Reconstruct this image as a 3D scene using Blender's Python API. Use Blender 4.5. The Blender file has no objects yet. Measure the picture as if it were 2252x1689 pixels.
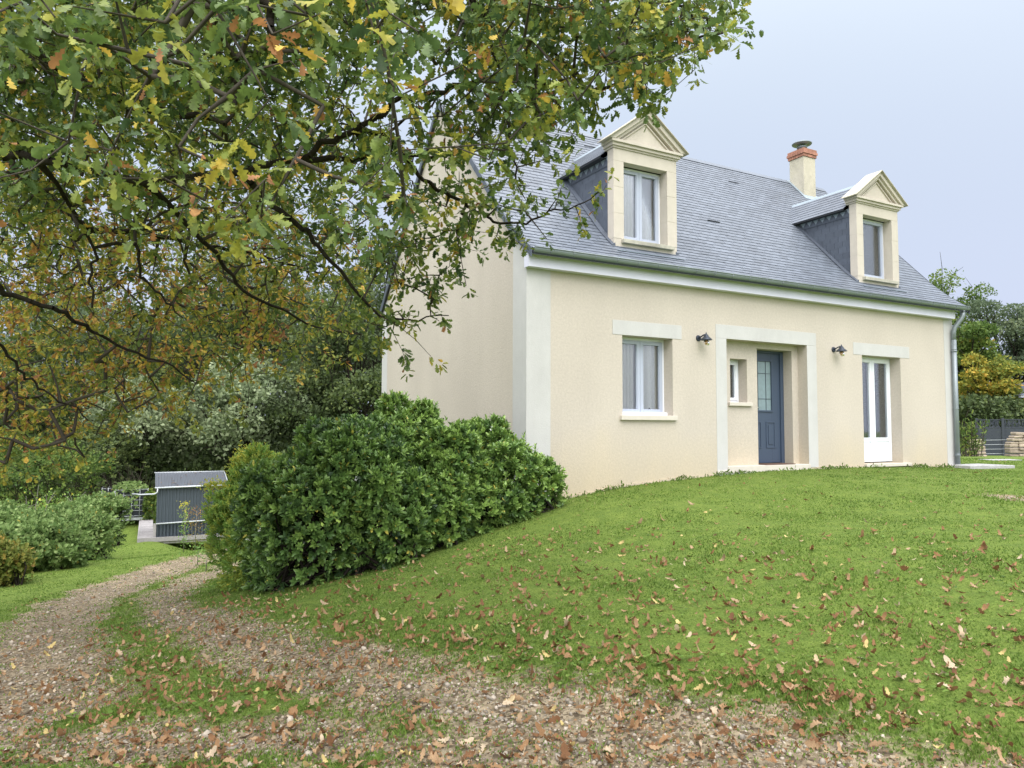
import bpy, math, random
import numpy as np
from mathutils import Vector, Matrix
rng = np.random.default_rng(11); random.seed(5)
scn = bpy.context.scene; COL = scn.collection
# ------------------------------------------------------------------ camera
CAM = np.array([-5.278, -9.35, 0.69]); FPX = 1599.4
R_ = np.array([0.88034993, -0.47431236, 0.00343215]); U_ = np.array([-0.03135279, -0.05096941, 0.99820796]); F_ = np.array([0.47328744, 0.87887991, 0.05974193])
cd = bpy.data.cameras.new('camera'); cam = bpy.data.objects.new('camera', cd); COL.objects.link(cam)
cd.sensor_width = 36; cd.lens = FPX / 2252 * 36; cd.clip_start = 0.05; cd.clip_end = 2000
cam.matrix_world = Matrix(((R_[0], U_[0], -F_[0], CAM[0]), (R_[1], U_[1], -F_[1], CAM[1]), (R_[2], U_[2], -F_[2], CAM[2]), (0, 0, 0, 1)))
scn.camera = cam
# ------------------------------------------------------------------ world, sun, exposure
SUN_EL, SUN_AZ = math.radians(48), math.atan2(-0.85, -0.42)
sun_dir = Vector((math.cos(SUN_AZ) * math.cos(SUN_EL), math.sin(SUN_AZ) * math.cos(SUN_EL), math.sin(SUN_EL)))
w = bpy.data.worlds.new('World'); scn.world = w; w.use_nodes = True
nt = w.node_tree; nt.nodes.clear(); N = nt.nodes.new; Lk = nt.links.new
sky = N('ShaderNodeTexSky'); sky.sky_type = 'NISHITA'; sky.sun_disc = False; sky.sun_elevation = SUN_EL
sky.sun_rotation = math.atan2(sun_dir.x, sun_dir.y); sky.air_density = 1.0; sky.dust_density = 4.0
tc = N('ShaderNodeTexCoord')
def vmath(op, a, b=None):
    n = N('ShaderNodeVectorMath'); n.operation = op; Lk(a, n.inputs[0])
    if b is not None: n.inputs[1].default_value = b
    return n
def wm(op, a, b=None, clamp=False):
    n = N('ShaderNodeMath'); n.operation = op; n.use_clamp = clamp
    if isinstance(a, (int, float)): n.inputs[0].default_value = a
    else: Lk(a, n.inputs[0])
    if b is not None:
        if isinstance(b, (int, float)): n.inputs[1].default_value = b
        else: Lk(b, n.inputs[1])
    return n.outputs[0]
nrm = vmath('NORMALIZE', tc.outputs['Generated'])
dots = vmath('DOT_PRODUCT', nrm.outputs[0], tuple(sun_dir)).outputs['Value']
up = vmath('DOT_PRODUCT', nrm.outputs[0], (0, 0, 1)).outputs['Value']
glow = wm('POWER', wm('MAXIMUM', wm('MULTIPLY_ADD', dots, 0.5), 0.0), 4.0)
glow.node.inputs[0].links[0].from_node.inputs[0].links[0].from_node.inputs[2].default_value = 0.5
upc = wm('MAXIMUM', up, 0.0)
# thin overcast: pale blue layer, brighter towards the zenith and towards the hidden sun
noi = N('ShaderNodeTexNoise'); noi.inputs['Scale'].default_value = 1.1; noi.inputs['Detail'].default_value = 3
mp = N('ShaderNodeMapping'); mp.inputs['Scale'].default_value = (1, 1, 2.4); Lk(nrm.outputs[0], mp.inputs[0]); Lk(mp.outputs[0], noi.inputs['Vector'])
lum = wm('ADD', 0.77, wm('MULTIPLY', noi.outputs[0], 0.08))
ccol = N('ShaderNodeMix'); ccol.data_type = 'RGBA'; Lk(wm('MULTIPLY', upc, 2.0, True), ccol.inputs[0])
ccol.inputs[6].default_value = (0.77, 0.84, 1.09, 1); ccol.inputs[7].default_value = (0.72, 0.85, 1.02, 1)
mulc = N('ShaderNodeVectorMath'); mulc.operation = 'SCALE'; Lk(ccol.outputs[2], mulc.inputs[0]); Lk(lum, mulc.inputs['Scale'])
bg1 = N('ShaderNodeBackground'); Lk(sky.outputs[0], bg1.inputs[0]); bg1.inputs[1].default_value = 0.05 * 0.15
bg2 = N('ShaderNodeBackground'); Lk(mulc.outputs[0], bg2.inputs[0]); bg2.inputs[1].default_value = 0.93
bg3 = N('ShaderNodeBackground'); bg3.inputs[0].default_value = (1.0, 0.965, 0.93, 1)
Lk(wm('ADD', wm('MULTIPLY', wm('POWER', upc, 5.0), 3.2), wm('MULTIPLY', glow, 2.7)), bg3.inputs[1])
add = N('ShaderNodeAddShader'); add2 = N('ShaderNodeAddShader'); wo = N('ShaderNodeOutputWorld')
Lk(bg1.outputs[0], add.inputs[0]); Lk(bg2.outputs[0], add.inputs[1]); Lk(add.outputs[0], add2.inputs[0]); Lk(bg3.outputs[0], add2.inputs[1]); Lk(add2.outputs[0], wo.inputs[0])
sl = bpy.data.lights.new('sun', 'SUN'); sl.energy = 1.1; sl.angle = math.radians(35); sl.color = (1.0, 0.95, 0.87)
so = bpy.data.objects.new('sun', sl); COL.objects.link(so); so.rotation_euler = sun_dir.to_track_quat('Z', 'Y').to_euler()
scn.view_settings.view_transform = 'Standard'; scn.view_settings.look = 'None'; scn.view_settings.gamma = 1; scn.view_settings.exposure = 0.12
scn.cycles.max_bounces = 8; scn.cycles.transparent_max_bounces = 12; scn.cycles.use_denoising = True

# ------------------------------------------------------------------ helpers
def P3(u, v, t):  # a point seen at photo pixel (u,v), t metres deep: used only to measure positions off the photograph
    u = np.asarray(u, float); v = np.asarray(v, float); t = np.asarray(t, float)
    d = F_ + np.multiply.outer((u - 1126) / FPX, R_) - np.multiply.outer((v - 844.5) / FPX, U_)
    return CAM + d * (t[..., None] if t.ndim else t)
def project(X):
    d = X - CAM; z = d @ F_
    zz = np.where(np.abs(z) < 1e-3, 1e-3, z)
    return 1126 + FPX * (d @ R_) / zz, 844.5 - FPX * (d @ U_) / zz, z
def tag(o, label=None, cat=None, group=None, kind=None):
    if label: o['label'] = label
    if cat: o['category'] = cat
    if group: o['group'] = group
    if kind: o['kind'] = kind
    return o
def empty(name, loc=(0, 0, 0), label=None, cat=None, group=None, kind=None, rz=0):
    o = bpy.data.objects.new(name, None); COL.objects.link(o); o.location = loc; o.rotation_euler = (0, 0, rz); o.empty_display_size = .2
    return tag(o, label, cat, group, kind)
def mesh_obj(name, V, polys, mat, parent=None, attrs=None, smooth=True, local=None):
    """V (n,3); polys: list of int arrays (m,k) or lists of index lists"""
    V = np.asarray(V, np.float32).reshape(-1, 3)
    ls, tot = [], []
    for p in polys:
        if isinstance(p, np.ndarray):
            ls.append(p.reshape(-1)); tot.append(np.full(len(p), p.shape[1]))
        else:
            for q in p: ls.append(np.asarray(q)); tot.append(np.array([len(q)]))
    lp = np.concatenate(ls).astype(np.int32); tt = np.concatenate(tot).astype(np.int32)
    me = bpy.data.meshes.new(name); me.vertices.add(len(V)); me.vertices.foreach_set('co', V.ravel())
    me.loops.add(len(lp)); me.loops.foreach_set('vertex_index', lp)
    me.polygons.add(len(tt)); st = np.concatenate([[0], np.cumsum(tt)[:-1]]).astype(np.int32)
    me.polygons.foreach_set('loop_start', st); me.polygons.foreach_set('loop_total', tt)
    if smooth is not None: me.polygons.foreach_set('use_smooth', np.ones(len(tt), bool) if smooth is True else (np.zeros(len(tt), bool) if smooth is False else np.asarray(smooth, bool)))
    me.update(calc_edges=True)
    for k, a in (attrs or {}).items():
        at = me.attributes.new(k, 'FLOAT', 'POINT'); at.data.foreach_set('value', np.asarray(a, np.float32))
    if mat is not None: me.materials.append(mat)
    o = bpy.data.objects.new(name, me); COL.objects.link(o)
    if parent is not None:
        o.parent = parent
        pl = parent
        off = Vector((0, 0, 0))
        while pl is not None: off += pl.location; pl = pl.parent
        if local is None: # vertices given in world space: shift into the parent's frame (parents made this way are unrotated)
            c = np.array(off, np.float32); me.vertices.foreach_set('co', (V - c).ravel())
    return o
class MB:
    """collects boxes, tubes, lathes into one mesh"""
    def __init__(s): s.V = []; s.P = []; s.n = 0; s.A = []; s.S = []; s.sm = False
    def add(s, V, F, a=None):
        V = np.asarray(V, float).reshape(-1, 3); s.V.append(V)
        for f in F: s.P.append([i + s.n for i in f]); s.S.append(s.sm and len(f) == 4)
        s.A.append(np.full(len(V), rng.random() if a is None else a)); s.n += len(V)
    def box(s, x0, x1, y0, y1, z0, z1, a=None):
        V = [(x0, y0, z0), (x1, y0, z0), (x1, y1, z0), (x0, y1, z0), (x0, y0, z1), (x1, y0, z1), (x1, y1, z1), (x0, y1, z1)]
        s.add(V, [(0, 3, 2, 1), (4, 5, 6, 7), (0, 1, 5, 4), (1, 2, 6, 5), (2, 3, 7, 6), (3, 0, 4, 7)], a)
    def hexa(s, B, T, a=None):
        s.add(list(B) + list(T), [(0, 3, 2, 1), (4, 5, 6, 7), (0, 1, 5, 4), (1, 2, 6, 5), (2, 3, 7, 6), (3, 0, 4, 7)], a)
    def obox(s, o, ax, ay, az, a=None):
        o, ax, ay, az = map(lambda q: np.array(q, float), (o, ax, ay, az))
        s.hexa([o, o + ax, o + ax + ay, o + ay], [o + az, o + ax + az, o + ax + ay + az, o + ay + az], a)
    def prism(s, prof, x0, x1, axis='x', a=None):
        n = len(prof); f = {'x': lambda t, p: (t, p[0], p[1]), 'y': lambda t, p: (p[0], t, p[1])}[axis]
        V = [f(x0, p) for p in prof] + [f(x1, p) for p in prof]
        s.add(V, [tuple(range(n))[::-1], tuple(range(n, 2 * n))] + [(i, (i + 1) % n, n + (i + 1) % n, n + i) for i in range(n)], a)
    def tube(s, pts, rad, k=6, caps=True, a=None):
        pts = [np.array(p, float) for p in pts]; rad = rad if hasattr(rad, '__len__') else [rad] * len(pts)
        V = []; F = []; pu = None
        for i, p in enumerate(pts):
            d = pts[min(i + 1, len(pts) - 1)] - pts[max(i - 1, 0)]; d /= np.linalg.norm(d) + 1e-9
            if pu is None: pu = np.cross(d, [0.31, 0.2, 0.93]);
            pu = pu - d * (pu @ d); pu /= np.linalg.norm(pu) + 1e-9; w_ = np.cross(d, pu)
            for j in range(k):
                t = 2 * math.pi * j / k; V.append(p + rad[i] * (math.cos(t) * pu + math.sin(t) * w_))
        for i in range(len(pts) - 1):
            for j in range(k):
                F.append((i * k + j, i * k + (j + 1) % k, (i + 1) * k + (j + 1) % k, (i + 1) * k + j))
        if caps: F.append(tuple(range(k))[::-1]); F.append(tuple((len(pts) - 1) * k + j for j in range(k)))
        s.sm = True; s.add(V, F, a); s.sm = False
    def lathe(s, c, prof, k=20, a=None):
        c = np.array(c, float); V = []; F = []
        for r, z in prof:
            for j in range(k):
                t = 2 * math.pi * j / k; V.append(c + [r * math.cos(t), r * math.sin(t), z])
        for i in range(len(prof) - 1):
            for j in range(k): F.append((i * k + j, i * k + (j + 1) % k, (i + 1) * k + (j + 1) % k, (i + 1) * k + j))
        F.append(tuple(range(k))[::-1]); F.append(tuple((len(prof) - 1) * k + j for j in range(k)))
        s.sm = True; s.add(V, F, a); s.sm = False
    def build(s, name, mat, parent=None, smooth=False, bevel=0):
        o = mesh_obj(name, np.concatenate(s.V), [s.P], mat, parent, {'rnd': np.concatenate(s.A)}, True if smooth else s.S)
        if bevel:
            b = o.modifiers.new('bevel', 'BEVEL'); b.width = bevel; b.segments = 2; b.limit_method = 'ANGLE'
        if smooth and not bevel:
            pass
        return o
def scatter(tV, tF, pos, X, Y, Z, sc, attr, jitter=None):
    """instances a template on frames; returns V, polys, attr"""
    n, k = len(pos), len(tV)
    sc = np.asarray(sc); sc = sc[:, None] * np.ones(3) if sc.ndim == 1 else sc
    T = np.asarray(tV)[None] * sc[:, None, :]
    if jitter is not None: T[:, :, 2] += jitter[:, None] * (T[:, :, 1] ** 2) / (sc[:, None, 1] + 1e-6)
    V = pos[:, None] + T[..., 0:1] * X[:, None] + T[..., 1:2] * Y[:, None] + T[..., 2:3] * Z[:, None]
    polys = []
    for L in sorted({len(f) for f in tF}):
        f = np.array([q for q in tF if len(q) == L]); polys.append((f[None] + (np.arange(n) * k)[:, None, None]).reshape(-1, L))
    return V.reshape(-1, 3), polys, np.repeat(attr, k)
def frames(Y, up_hint=None):
    Y = Y / (np.linalg.norm(Y, axis=1, keepdims=True) + 1e-9)
    h = rng.normal(size=Y.shape) if up_hint is None else up_hint
    X = np.cross(Y, h); X /= np.linalg.norm(X, axis=1, keepdims=True) + 1e-9
    return X, Y, np.cross(X, Y)
def rdir(n):
    d = rng.normal(size=(n, 3)); return d / np.linalg.norm(d, axis=1, keepdims=True)

# ------------------------------------------------------------------ materials
def S(r, g, b):
    f = lambda c: (c / 255 / 12.92) if c / 255 <= .04045 else ((c / 255 + .055) / 1.055) ** 2.4
    return (f(r), f(g), f(b), 1)
def material(name): 
    m = bpy.data.materials.new(name); m.use_nodes = True; t = m.node_tree
    return m, t, t.nodes['Principled BSDF'], t.nodes['Material Output']
def mat_plain(name, col, rough=.6, var=.12, scale=6, bump=0, bscale=80, metal=0, stain=0, rnd=0, spec=.5):
    m, t, b, o = material(name); n = t.nodes.new; l = t.links.new
    tcn = n('ShaderNodeTexCoord'); no = n('ShaderNodeTexNoise'); no.inputs['Scale'].default_value = scale; no.inputs['Detail'].default_value = 6; no.inputs['Roughness'].default_value = .65
    l(tcn.outputs['Object'], no.inputs['Vector'])
    hs = n('ShaderNodeMapRange'); hs.inputs[1].default_value = .25; hs.inputs[2].default_value = .75; hs.inputs[3].default_value = 1 - var; hs.inputs[4].default_value = 1 + var; l(no.outputs[0], hs.inputs[0])
    fac = hs.outputs[0]
    if rnd:
        at = n('ShaderNodeAttribute'); at.attribute_name = 'rnd'
        r2 = n('ShaderNodeMapRange'); r2.inputs[3].default_value = 1 - rnd; r2.inputs[4].default_value = 1 + rnd; l(at.outputs['Fac'], r2.inputs[0])
        mu = n('ShaderNodeMath'); mu.operation = 'MULTIPLY'; l(fac, mu.inputs[0]); l(r2.outputs[0], mu.inputs[1]); fac = mu.outputs[0]
    if stain:
        n2 = n('ShaderNodeTexNoise'); n2.inputs['Scale'].default_value = 1.3; n2.inputs['Detail'].default_value = 8; n2.inputs['Roughness'].default_value = .7
        mpp = n('ShaderNodeMapping'); mpp.inputs['Scale'].default_value = (1, 1, .35); l(tcn.outputs['Object'], mpp.inputs[0]); l(mpp.outputs[0], n2.inputs['Vector'])
        r3 = n('ShaderNodeMapRange'); r3.inputs[1].default_value = .45; r3.inputs[2].default_value = .75; r3.inputs[3].default_value = 1; r3.inputs[4].default_value = 1 - stain; l(n2.outputs[0], r3.inputs[0])
        mu = n('ShaderNodeMath'); mu.operation = 'MULTIPLY'; l(fac, mu.inputs[0]); l(r3.outputs[0], mu.inputs[1]); fac = mu.outputs[0]
    sc_ = n('ShaderNodeVectorMath'); sc_.operation = 'SCALE'; sc_.inputs[0].default_value = col[:3]; l(fac, sc_.inputs['Scale']); l(sc_.outputs[0], b.inputs['Base Color'])
    b.inputs['Roughness'].default_value = rough; b.inputs['Metallic'].default_value = metal; b.inputs['Specular IOR Level'].default_value = spec
    if bump:
        nb = n('ShaderNodeTexNoise'); nb.inputs['Scale'].default_value = bscale; nb.inputs['Detail'].default_value = 4; l(tcn.outputs['Object'], nb.inputs['Vector'])
        bp = n('ShaderNodeBump'); bp.inputs['Strength'].default_value = bump; bp.inputs['Distance'].default_value = .02; l(nb.outputs[0], bp.inputs['Height']); l(bp.outputs[0], b.inputs['Normal'])
    return m
def mat_leaf(name, stops, rough=.5, trans=.3, spec=.3, vein=.15):
    m, t, b, o = material(name); n = t.nodes.new; l = t.links.new
    at = n('ShaderNodeAttribute'); at.attribute_name = 'rnd'; cr = n('ShaderNodeValToRGB'); e = cr.color_ramp
    while len(e.elements) < len(stops): e.elements.new(.5)
    for el, (p, c) in zip(e.elements, stops): el.position = p; el.color = (*c, 1)
    l(at.outputs['Fac'], cr.inputs[0])
    no = n('ShaderNodeTexNoise'); no.inputs['Scale'].default_value = 25; no.inputs['Detail'].default_value = 3
    tcn = n('ShaderNodeTexCoord'); l(tcn.outputs['Object'], no.inputs['Vector'])
    mr = n('ShaderNodeMapRange'); mr.inputs[1].default_value = .3; mr.inputs[2].default_value = .7; mr.inputs[3].default_value = 1 - vein; mr.inputs[4].default_value = 1 + vein; l(no.outputs[0], mr.inputs[0])
    sc_ = n('ShaderNodeVectorMath'); sc_.operation = 'SCALE'; l(cr.outputs[0], sc_.inputs[0]); l(mr.outputs[0], sc_.inputs['Scale'])
    l(sc_.outputs[0], b.inputs['Base Color']); b.inputs['Roughness'].default_value = rough; b.inputs['Specular IOR Level'].default_value = spec
    tr = n('ShaderNodeBsdfTranslucent'); l(sc_.outputs[0], tr.inputs[0]); mx = n('ShaderNodeMixShader'); mx.inputs[0].default_value = trans
    l(b.outputs[0], mx.inputs[1]); l(tr.outputs[0], mx.inputs[2]); l(mx.outputs[0], o.inputs[0])
    return m
def mat_render(name, col):  # scratched render coat: grain, faint stains, yellowish splash zone near the ground
    m, t, b, o = material(name); n = t.nodes.new; l = t.links.new
    tcn = n('ShaderNodeTexCoord'); g = n('ShaderNodeTexNoise'); g.inputs['Scale'].default_value = 26; g.inputs['Detail'].default_value = 5; g.inputs['Roughness'].default_value = .85
    l(tcn.outputs['Object'], g.inputs['Vector']); mr = n('ShaderNodeMapRange'); mr.inputs[1].default_value = .3; mr.inputs[2].default_value = .7; mr.inputs[3].default_value = .88; mr.inputs[4].default_value = 1.1; l(g.outputs[0], mr.inputs[0])
    mpp = n('ShaderNodeMapping'); mpp.inputs['Scale'].default_value = (1.0, 1.0, .45); l(tcn.outputs['Object'], mpp.inputs[0])
    s2 = n('ShaderNodeTexNoise'); s2.inputs['Scale'].default_value = 1.2; s2.inputs['Detail'].default_value = 7; l(mpp.outputs[0], s2.inputs['Vector'])
    m2 = n('ShaderNodeMapRange'); m2.inputs[1].default_value = .3; m2.inputs[2].default_value = .7; m2.inputs[3].default_value = .94; m2.inputs[4].default_value = 1.04; l(s2.outputs[0], m2.inputs[0])
    mu = n('ShaderNodeMath'); mu.operation = 'MULTIPLY'; l(mr.outputs[0], mu.inputs[0]); l(m2.outputs[0], mu.inputs[1])
    sx = n('ShaderNodeSeparateXYZ'); l(tcn.outputs['Object'], sx.inputs[0])
    ad = n('ShaderNodeMath'); ad.operation = 'MULTIPLY_ADD'; l(s2.outputs[0], ad.inputs[0]); ad.inputs[1].default_value = -.9; l(sx.outputs[2], ad.inputs[2])
    m3 = n('ShaderNodeMapRange'); m3.inputs[1].default_value = -.75; m3.inputs[2].default_value = .25; m3.inputs[3].default_value = 1; m3.inputs[4].default_value = 0; l(ad.outputs[0], m3.inputs[0])
    mix = n('ShaderNodeMix'); mix.data_type = 'RGBA'; l(m3.outputs[0], mix.inputs[0]); mix.inputs[6].default_value = col; mix.inputs[7].default_value = (col[0] * 1.0, col[1] * .95, col[2] * .8, 1)
    sc_ = n('ShaderNodeVectorMath'); sc_.operation = 'SCALE'; l(mix.outputs[2], sc_.inputs[0]); l(mu.outputs[0], sc_.inputs['Scale']); l(sc_.outputs[0], b.inputs['Base Color'])
    b.inputs['Roughness'].default_value = .9; b.inputs['Specular IOR Level'].default_value = .2
    bp = n('ShaderNodeBump'); bp.inputs['Strength'].default_value = .5; bp.inputs['Distance'].default_value = .012; l(g.outputs[0], bp.inputs['Height']); l(bp.outputs[0], b.inputs['Normal'])
    return m
def mat_glass(name, tint=(.95, .96, .96), thru=.97):
    m, t, b, o = material(name); n = t.nodes.new; l = t.links.new; t.nodes.remove(b)
    tr = n('ShaderNodeBsdfTransparent'); tr.inputs[0].default_value = (*[c * thru for c in tint], 1)
    gl = n('ShaderNodeBsdfGlossy'); gl.inputs['Roughness'].default_value = .03; gl.inputs[0].default_value = (.95, .97, 1, 1)
    fr = n('ShaderNodeFresnel'); fr.inputs[0].default_value = 1.5; ad = n('ShaderNodeMath'); ad.operation = 'MULTIPLY_ADD'; ad.inputs[1].default_value = .9; ad.inputs[2].default_value = .02; ad.use_clamp = True
    l(fr.outputs[0], ad.inputs[0]); mx = n('ShaderNodeMixShader'); l(ad.outputs[0], mx.inputs[0]); l(tr.outputs[0], mx.inputs[1]); l(gl.outputs[0], mx.inputs[2]); l(mx.outputs[0], o.inputs[0])
    return m
M = {}
M['render'] = mat_render('cream render', (.51, .46, .402, 1))
M['band'] = mat_plain('white plaster band', (.50, .495, .49), .85, .05, 3, .15, 60, stain=.12)
M['stone'] = mat_plain('cut stone', (.51, .465, .40), .85, .06, 5, .15, 90, stain=.16, rnd=.015)
M['sill'] = mat_plain('stone sill', (.56, .52, .46), .8, .06, 6, .1, 90)
M['wsill'] = mat_plain('weathered stone sill', (.40, .385, .32), .9, .25, 12, .3, 60, stain=.35)
M['pvcw'] = mat_plain('white lacquered frame', (.78, .81, .88), .35, .02, 2)
M['fascia'] = mat_plain('white fascia boards', (.66, .66, .78), .45, .04, 2, stain=.1)
M['pvcg'] = mat_plain('grey blue frame', (.40, .44, .54), .35, .03, 2)
M['door'] = mat_plain('slate blue door paint', S(61, 74, 94)[:3], .45, .04, 2)
M['zinc'] = mat_plain('weathered zinc', (.24, .275, .30), .42, .14, 4, 0, metal=.35, stain=.2)
M['zincl'] = mat_plain('pale zinc flashing', (.30, .36, .41), .45, .1, 4, metal=.2)
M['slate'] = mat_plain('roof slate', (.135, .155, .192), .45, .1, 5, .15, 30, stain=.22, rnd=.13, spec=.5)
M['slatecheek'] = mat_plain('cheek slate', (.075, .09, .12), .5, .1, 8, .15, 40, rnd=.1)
M['slategap'] = mat_plain('slate underlay', (.03, .034, .042), .8, .1, 5)
M['concrete'] = mat_plain('grey concrete', (.36, .36, .36), .9, .2, 14, .5, 40, stain=.3)
M['brick'] = mat_plain('orange brick', (.36, .17, .12), .85, .15, 10, .3, 60, rnd=.2)
M['chimney'] = mat_plain('weathered chimney render', (.5, .46, .37), .9, .12, 9, .35, 80, stain=.35)
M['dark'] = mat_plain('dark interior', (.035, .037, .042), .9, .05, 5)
M['curtain'] = mat_leaf('sheer curtain', [(0, (.68, .68, .66)), (1, (.76, .76, .74))], .9, .3, .1, .03)
M['glass'] = mat_glass('window glass'); M['bulb'] = mat_glass('clear bulb', (.95, .93, .85), .9)
M['frost'] = mat_plain('frosted door glass', (.19, .26, .28), .12, .15, 9)
M['blackmetal'] = mat_plain('dark lantern metal', (.04, .05, .07), .4, .1, 10, metal=.4)
M['mat'] = mat_plain('brown doormat', (.12, .07, .05), .95, .3, 60, .6, 200)
M['shedw'] = mat_plain('anthracite shed steel', (.055, .07, .09), .5, .06, 3)
M['shedr'] = mat_plain('grey roof steel', (.07, .078, .095), .45, .08, 3)
M['galv'] = mat_plain('galvanised pipe', (.5, .53, .56), .4, .1, 6, metal=.3)
M['plank'] = mat_plain('grey deck planks', (.30, .285, .29), .9, .2, 10, .3, 40, rnd=.12)
M['tank'] = mat_plain('black plastic tank', (.02, .024, .035), .35, .1, 5)
M['bark'] = mat_plain('oak bark', (.028, .024, .019), 1.0, .4, 14, .9, 30, spec=.1)
M['twig'] = mat_plain('twig bark', (.06, .052, .042), .95, .3, 20, spec=.15)
M['pbark'] = mat_plain('pale bark', (.2, .19, .16), .95, .3, 14, .4, 30)
M['fence'] = mat_plain('anthracite fence', (.03, .037, .052), .5, .06, 3)
M['log'] = mat_plain('split stone', (.34, .28, .22), .9, .3, 10, .5, 30, rnd=.3)
M['whiteblock'] = mat_plain('white block', (.7, .73, .72), .8, .06, 5)
M['gravel'] = mat_plain('gravel stones', (.31, .27, .22), .9, .25, 30, .3, 60, rnd=.45)
M['flower'] = mat_plain('white petals', (.85, .85, .85), .6, .03, 5)

# ------------------------------------------------------------------ terrain
_cp = []
def cpx(u, v, t): _cp.append(tuple(P3(u, v, t)))
for q in [(0, 1689, 3.7), (1126, 1689, 3.4), (2252, 1689, 3.05), (1500, 1300, 5.9), (2200, 1300, 5.1), (1500, 1480, 4.25), (1126, 1400, 5.0),
          (713, 1291, 8.3), (983, 1205, 9.3), (300, 1500, 5.3), (100, 1400, 7.6), (249, 1290, 12), (430, 1210, 19), (344, 1182, 24), (280, 1143, 29),
          (100, 1100, 36), (140, 1240, 16), (0, 1300, 12.3), (2200, 1100, 9), (2115, 1003, 31), (2252, 1003, 31), (2180, 1012, 20), (500, 1100, 34), (600, 1330, 7.3), (1850, 1120, 9.2)]: cpx(*q)
for q in [(260, 1205, 24.2), (400, 1205, 24.2), (500, 1205, 24.2), (300, 1172, 27.3), (400, 1172, 27.3), (250, 1160, 29), (320, 1160, 30), (480, 1160, 30)]: cpx(*q); _cp[-1] = (*_cp[-1][:2], _cp[-1][2] - .12)
_cp += [(-5.28, -9.35, -.93), (-9, -15, -1.2), (0, -15, -.75), (8, -15, -.5), (-14, -10, -1.7), (.65, -.15, -.37), (2, -.15, -.215), (3.6, -.15, -.125), (6.3, -.15, -.075), (8.5, -.15, -.085), (10.7, -.15, -.15),
        (5, 3, -.1), (10.7, 6.7, -.25), (-.3, .3, -.62), (-.4, 3, -1.5), (-.4, 7, -2.2), (5, 9, -1.4), (-4, 12, -2.75), (15, -3, -.15), (20, 14, -.7), (40, 0, -.6), (-20, 10, -3.0), (-10, 40, -3.2), (20, 40, -2.2), (-30, -10, -2.2), (50, 50, -1.5), (-40, 60, -3.2)]
CP = np.array(_cp)
def _phi(r2): return np.where(r2 > 1e-9, r2 * np.log(r2 + 1e-12), 0)
def _solve():
    n = len(CP); X = CP[:, :2]; r2 = ((X[:, None] - X[None]) ** 2).sum(-1); K = _phi(r2) + np.eye(n) * .35
    Pm = np.hstack([np.ones((n, 1)), X]); A = np.zeros((n + 3, n + 3)); A[:n, :n] = K; A[:n, n:] = Pm; A[n:, :n] = Pm.T
    return np.linalg.solve(A, np.concatenate([CP[:, 2], [0, 0, 0]]))
_W = _solve()
def H(x, y):
    x = np.asarray(x, float); y = np.asarray(y, float); sh = x.shape; x = x.ravel(); y = y.ravel(); out = np.empty(len(x))
    for i in range(0, len(x), 60000):
        a = x[i:i + 60000]; b = y[i:i + 60000]
        r2 = (a[:, None] - CP[None, :, 0]) ** 2 + (b[:, None] - CP[None, :, 1]) ** 2
        out[i:i + 60000] = _phi(r2) @ _W[:-3] + _W[-3] + _W[-2] * a + _W[-1] * b
    d = np.hypot(x - 2, y - 8); k = np.clip((d - 35) / 30, 0, 1); k = k * k * (3 - 2 * k)
    far = -2.4 + .6 * np.sin(x * .01)
    out = out * (1 - k) + far * k
    return out.reshape(sh)
def h1(x, y): return float(H(np.array([x]), np.array([y]))[0])
def hit(u, v, lo=1.5, hi=70):
    t = np.linspace(lo, hi, 1400); X = P3(np.full(1400, u), np.full(1400, v), t); d = X[:, 2] - H(X[:, 0], X[:, 1])
    i = np.argmax(d < 0); return X[i] if (d < 0).any() else X[-1]
TRK = [([(560, 1195), (497, 1212), (378, 1245), (249, 1290), (150, 1335), (85, 1400), (60, 1480), (0, 1570), (-200, 1640)], [.45, .5, .55, .6, .6, .6, .7, .8, .8]),
       ([(640, 1220), (517, 1245), (430, 1275), (360, 1310), (373, 1345), (480, 1385), (640, 1440), (845, 1490), (1044, 1540), (1300, 1590), (1600, 1650), (1900, 1720), (2300, 1830)], [.45, .45, .4, .35, .4, .42, .42, .42, .42, .45, .45, .45, .5]),
       ([(-100, 1640), (300, 1620), (800, 1640), (1300, 1680), (1700, 1760)], [.30, .30, .26, .30, .4]),
       ([(2165, 1088), (2215, 1092), (2320, 1105)], [.12, .22, .25])]
TR = []
for pts, wd in TRK:
    TR.append((np.array([hit(*p)[:2] for p in pts]), np.array(wd)))
from math import inf
def vnoise(x, y, s, seed=0):
    x = x * s + seed * 17.3; y = y * s - seed * 9.1
    return (np.sin(x * 1.7 + 1.3 * np.sin(y * 1.1 + seed)) * np.sin(y * 1.9 + 1.7 * np.sin(x * .9)) + .5 * np.sin(x * 4.1 + 2 * np.sin(y * 3.3)) * np.sin(y * 3.7 + seed)) / 1.5
def path_mask(x, y):
    m = np.full(x.shape, -9.)
    for P, wd in TR:
        for i in range(len(P) - 1):
            a, b = P[i], P[i + 1]; ab = b - a; t = np.clip(((x - a[0]) * ab[0] + (y - a[1]) * ab[1]) / (ab @ ab), 0, 1)
            d = np.hypot(x - a[0] - t * ab[0], y - a[1] - t * ab[1]); w_ = wd[i] + (wd[i + 1] - wd[i]) * t
            m = np.maximum(m, (w_ - d) / .28)
    m = m + .6 * vnoise(x, y, 2.3) + .5 * vnoise(x, y, 7.1, 3)
    return 1 / (1 + np.exp(-2.2 * m))
def axis(c, fine, half, far):
    a = [0.]; s = fine
    while a[-1] < far:
        if a[-1] > half: s *= 1.09
        a.append(a[-1] + s)
    a = np.array(a); return np.concatenate([c - a[:0:-1], c + a])
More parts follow.
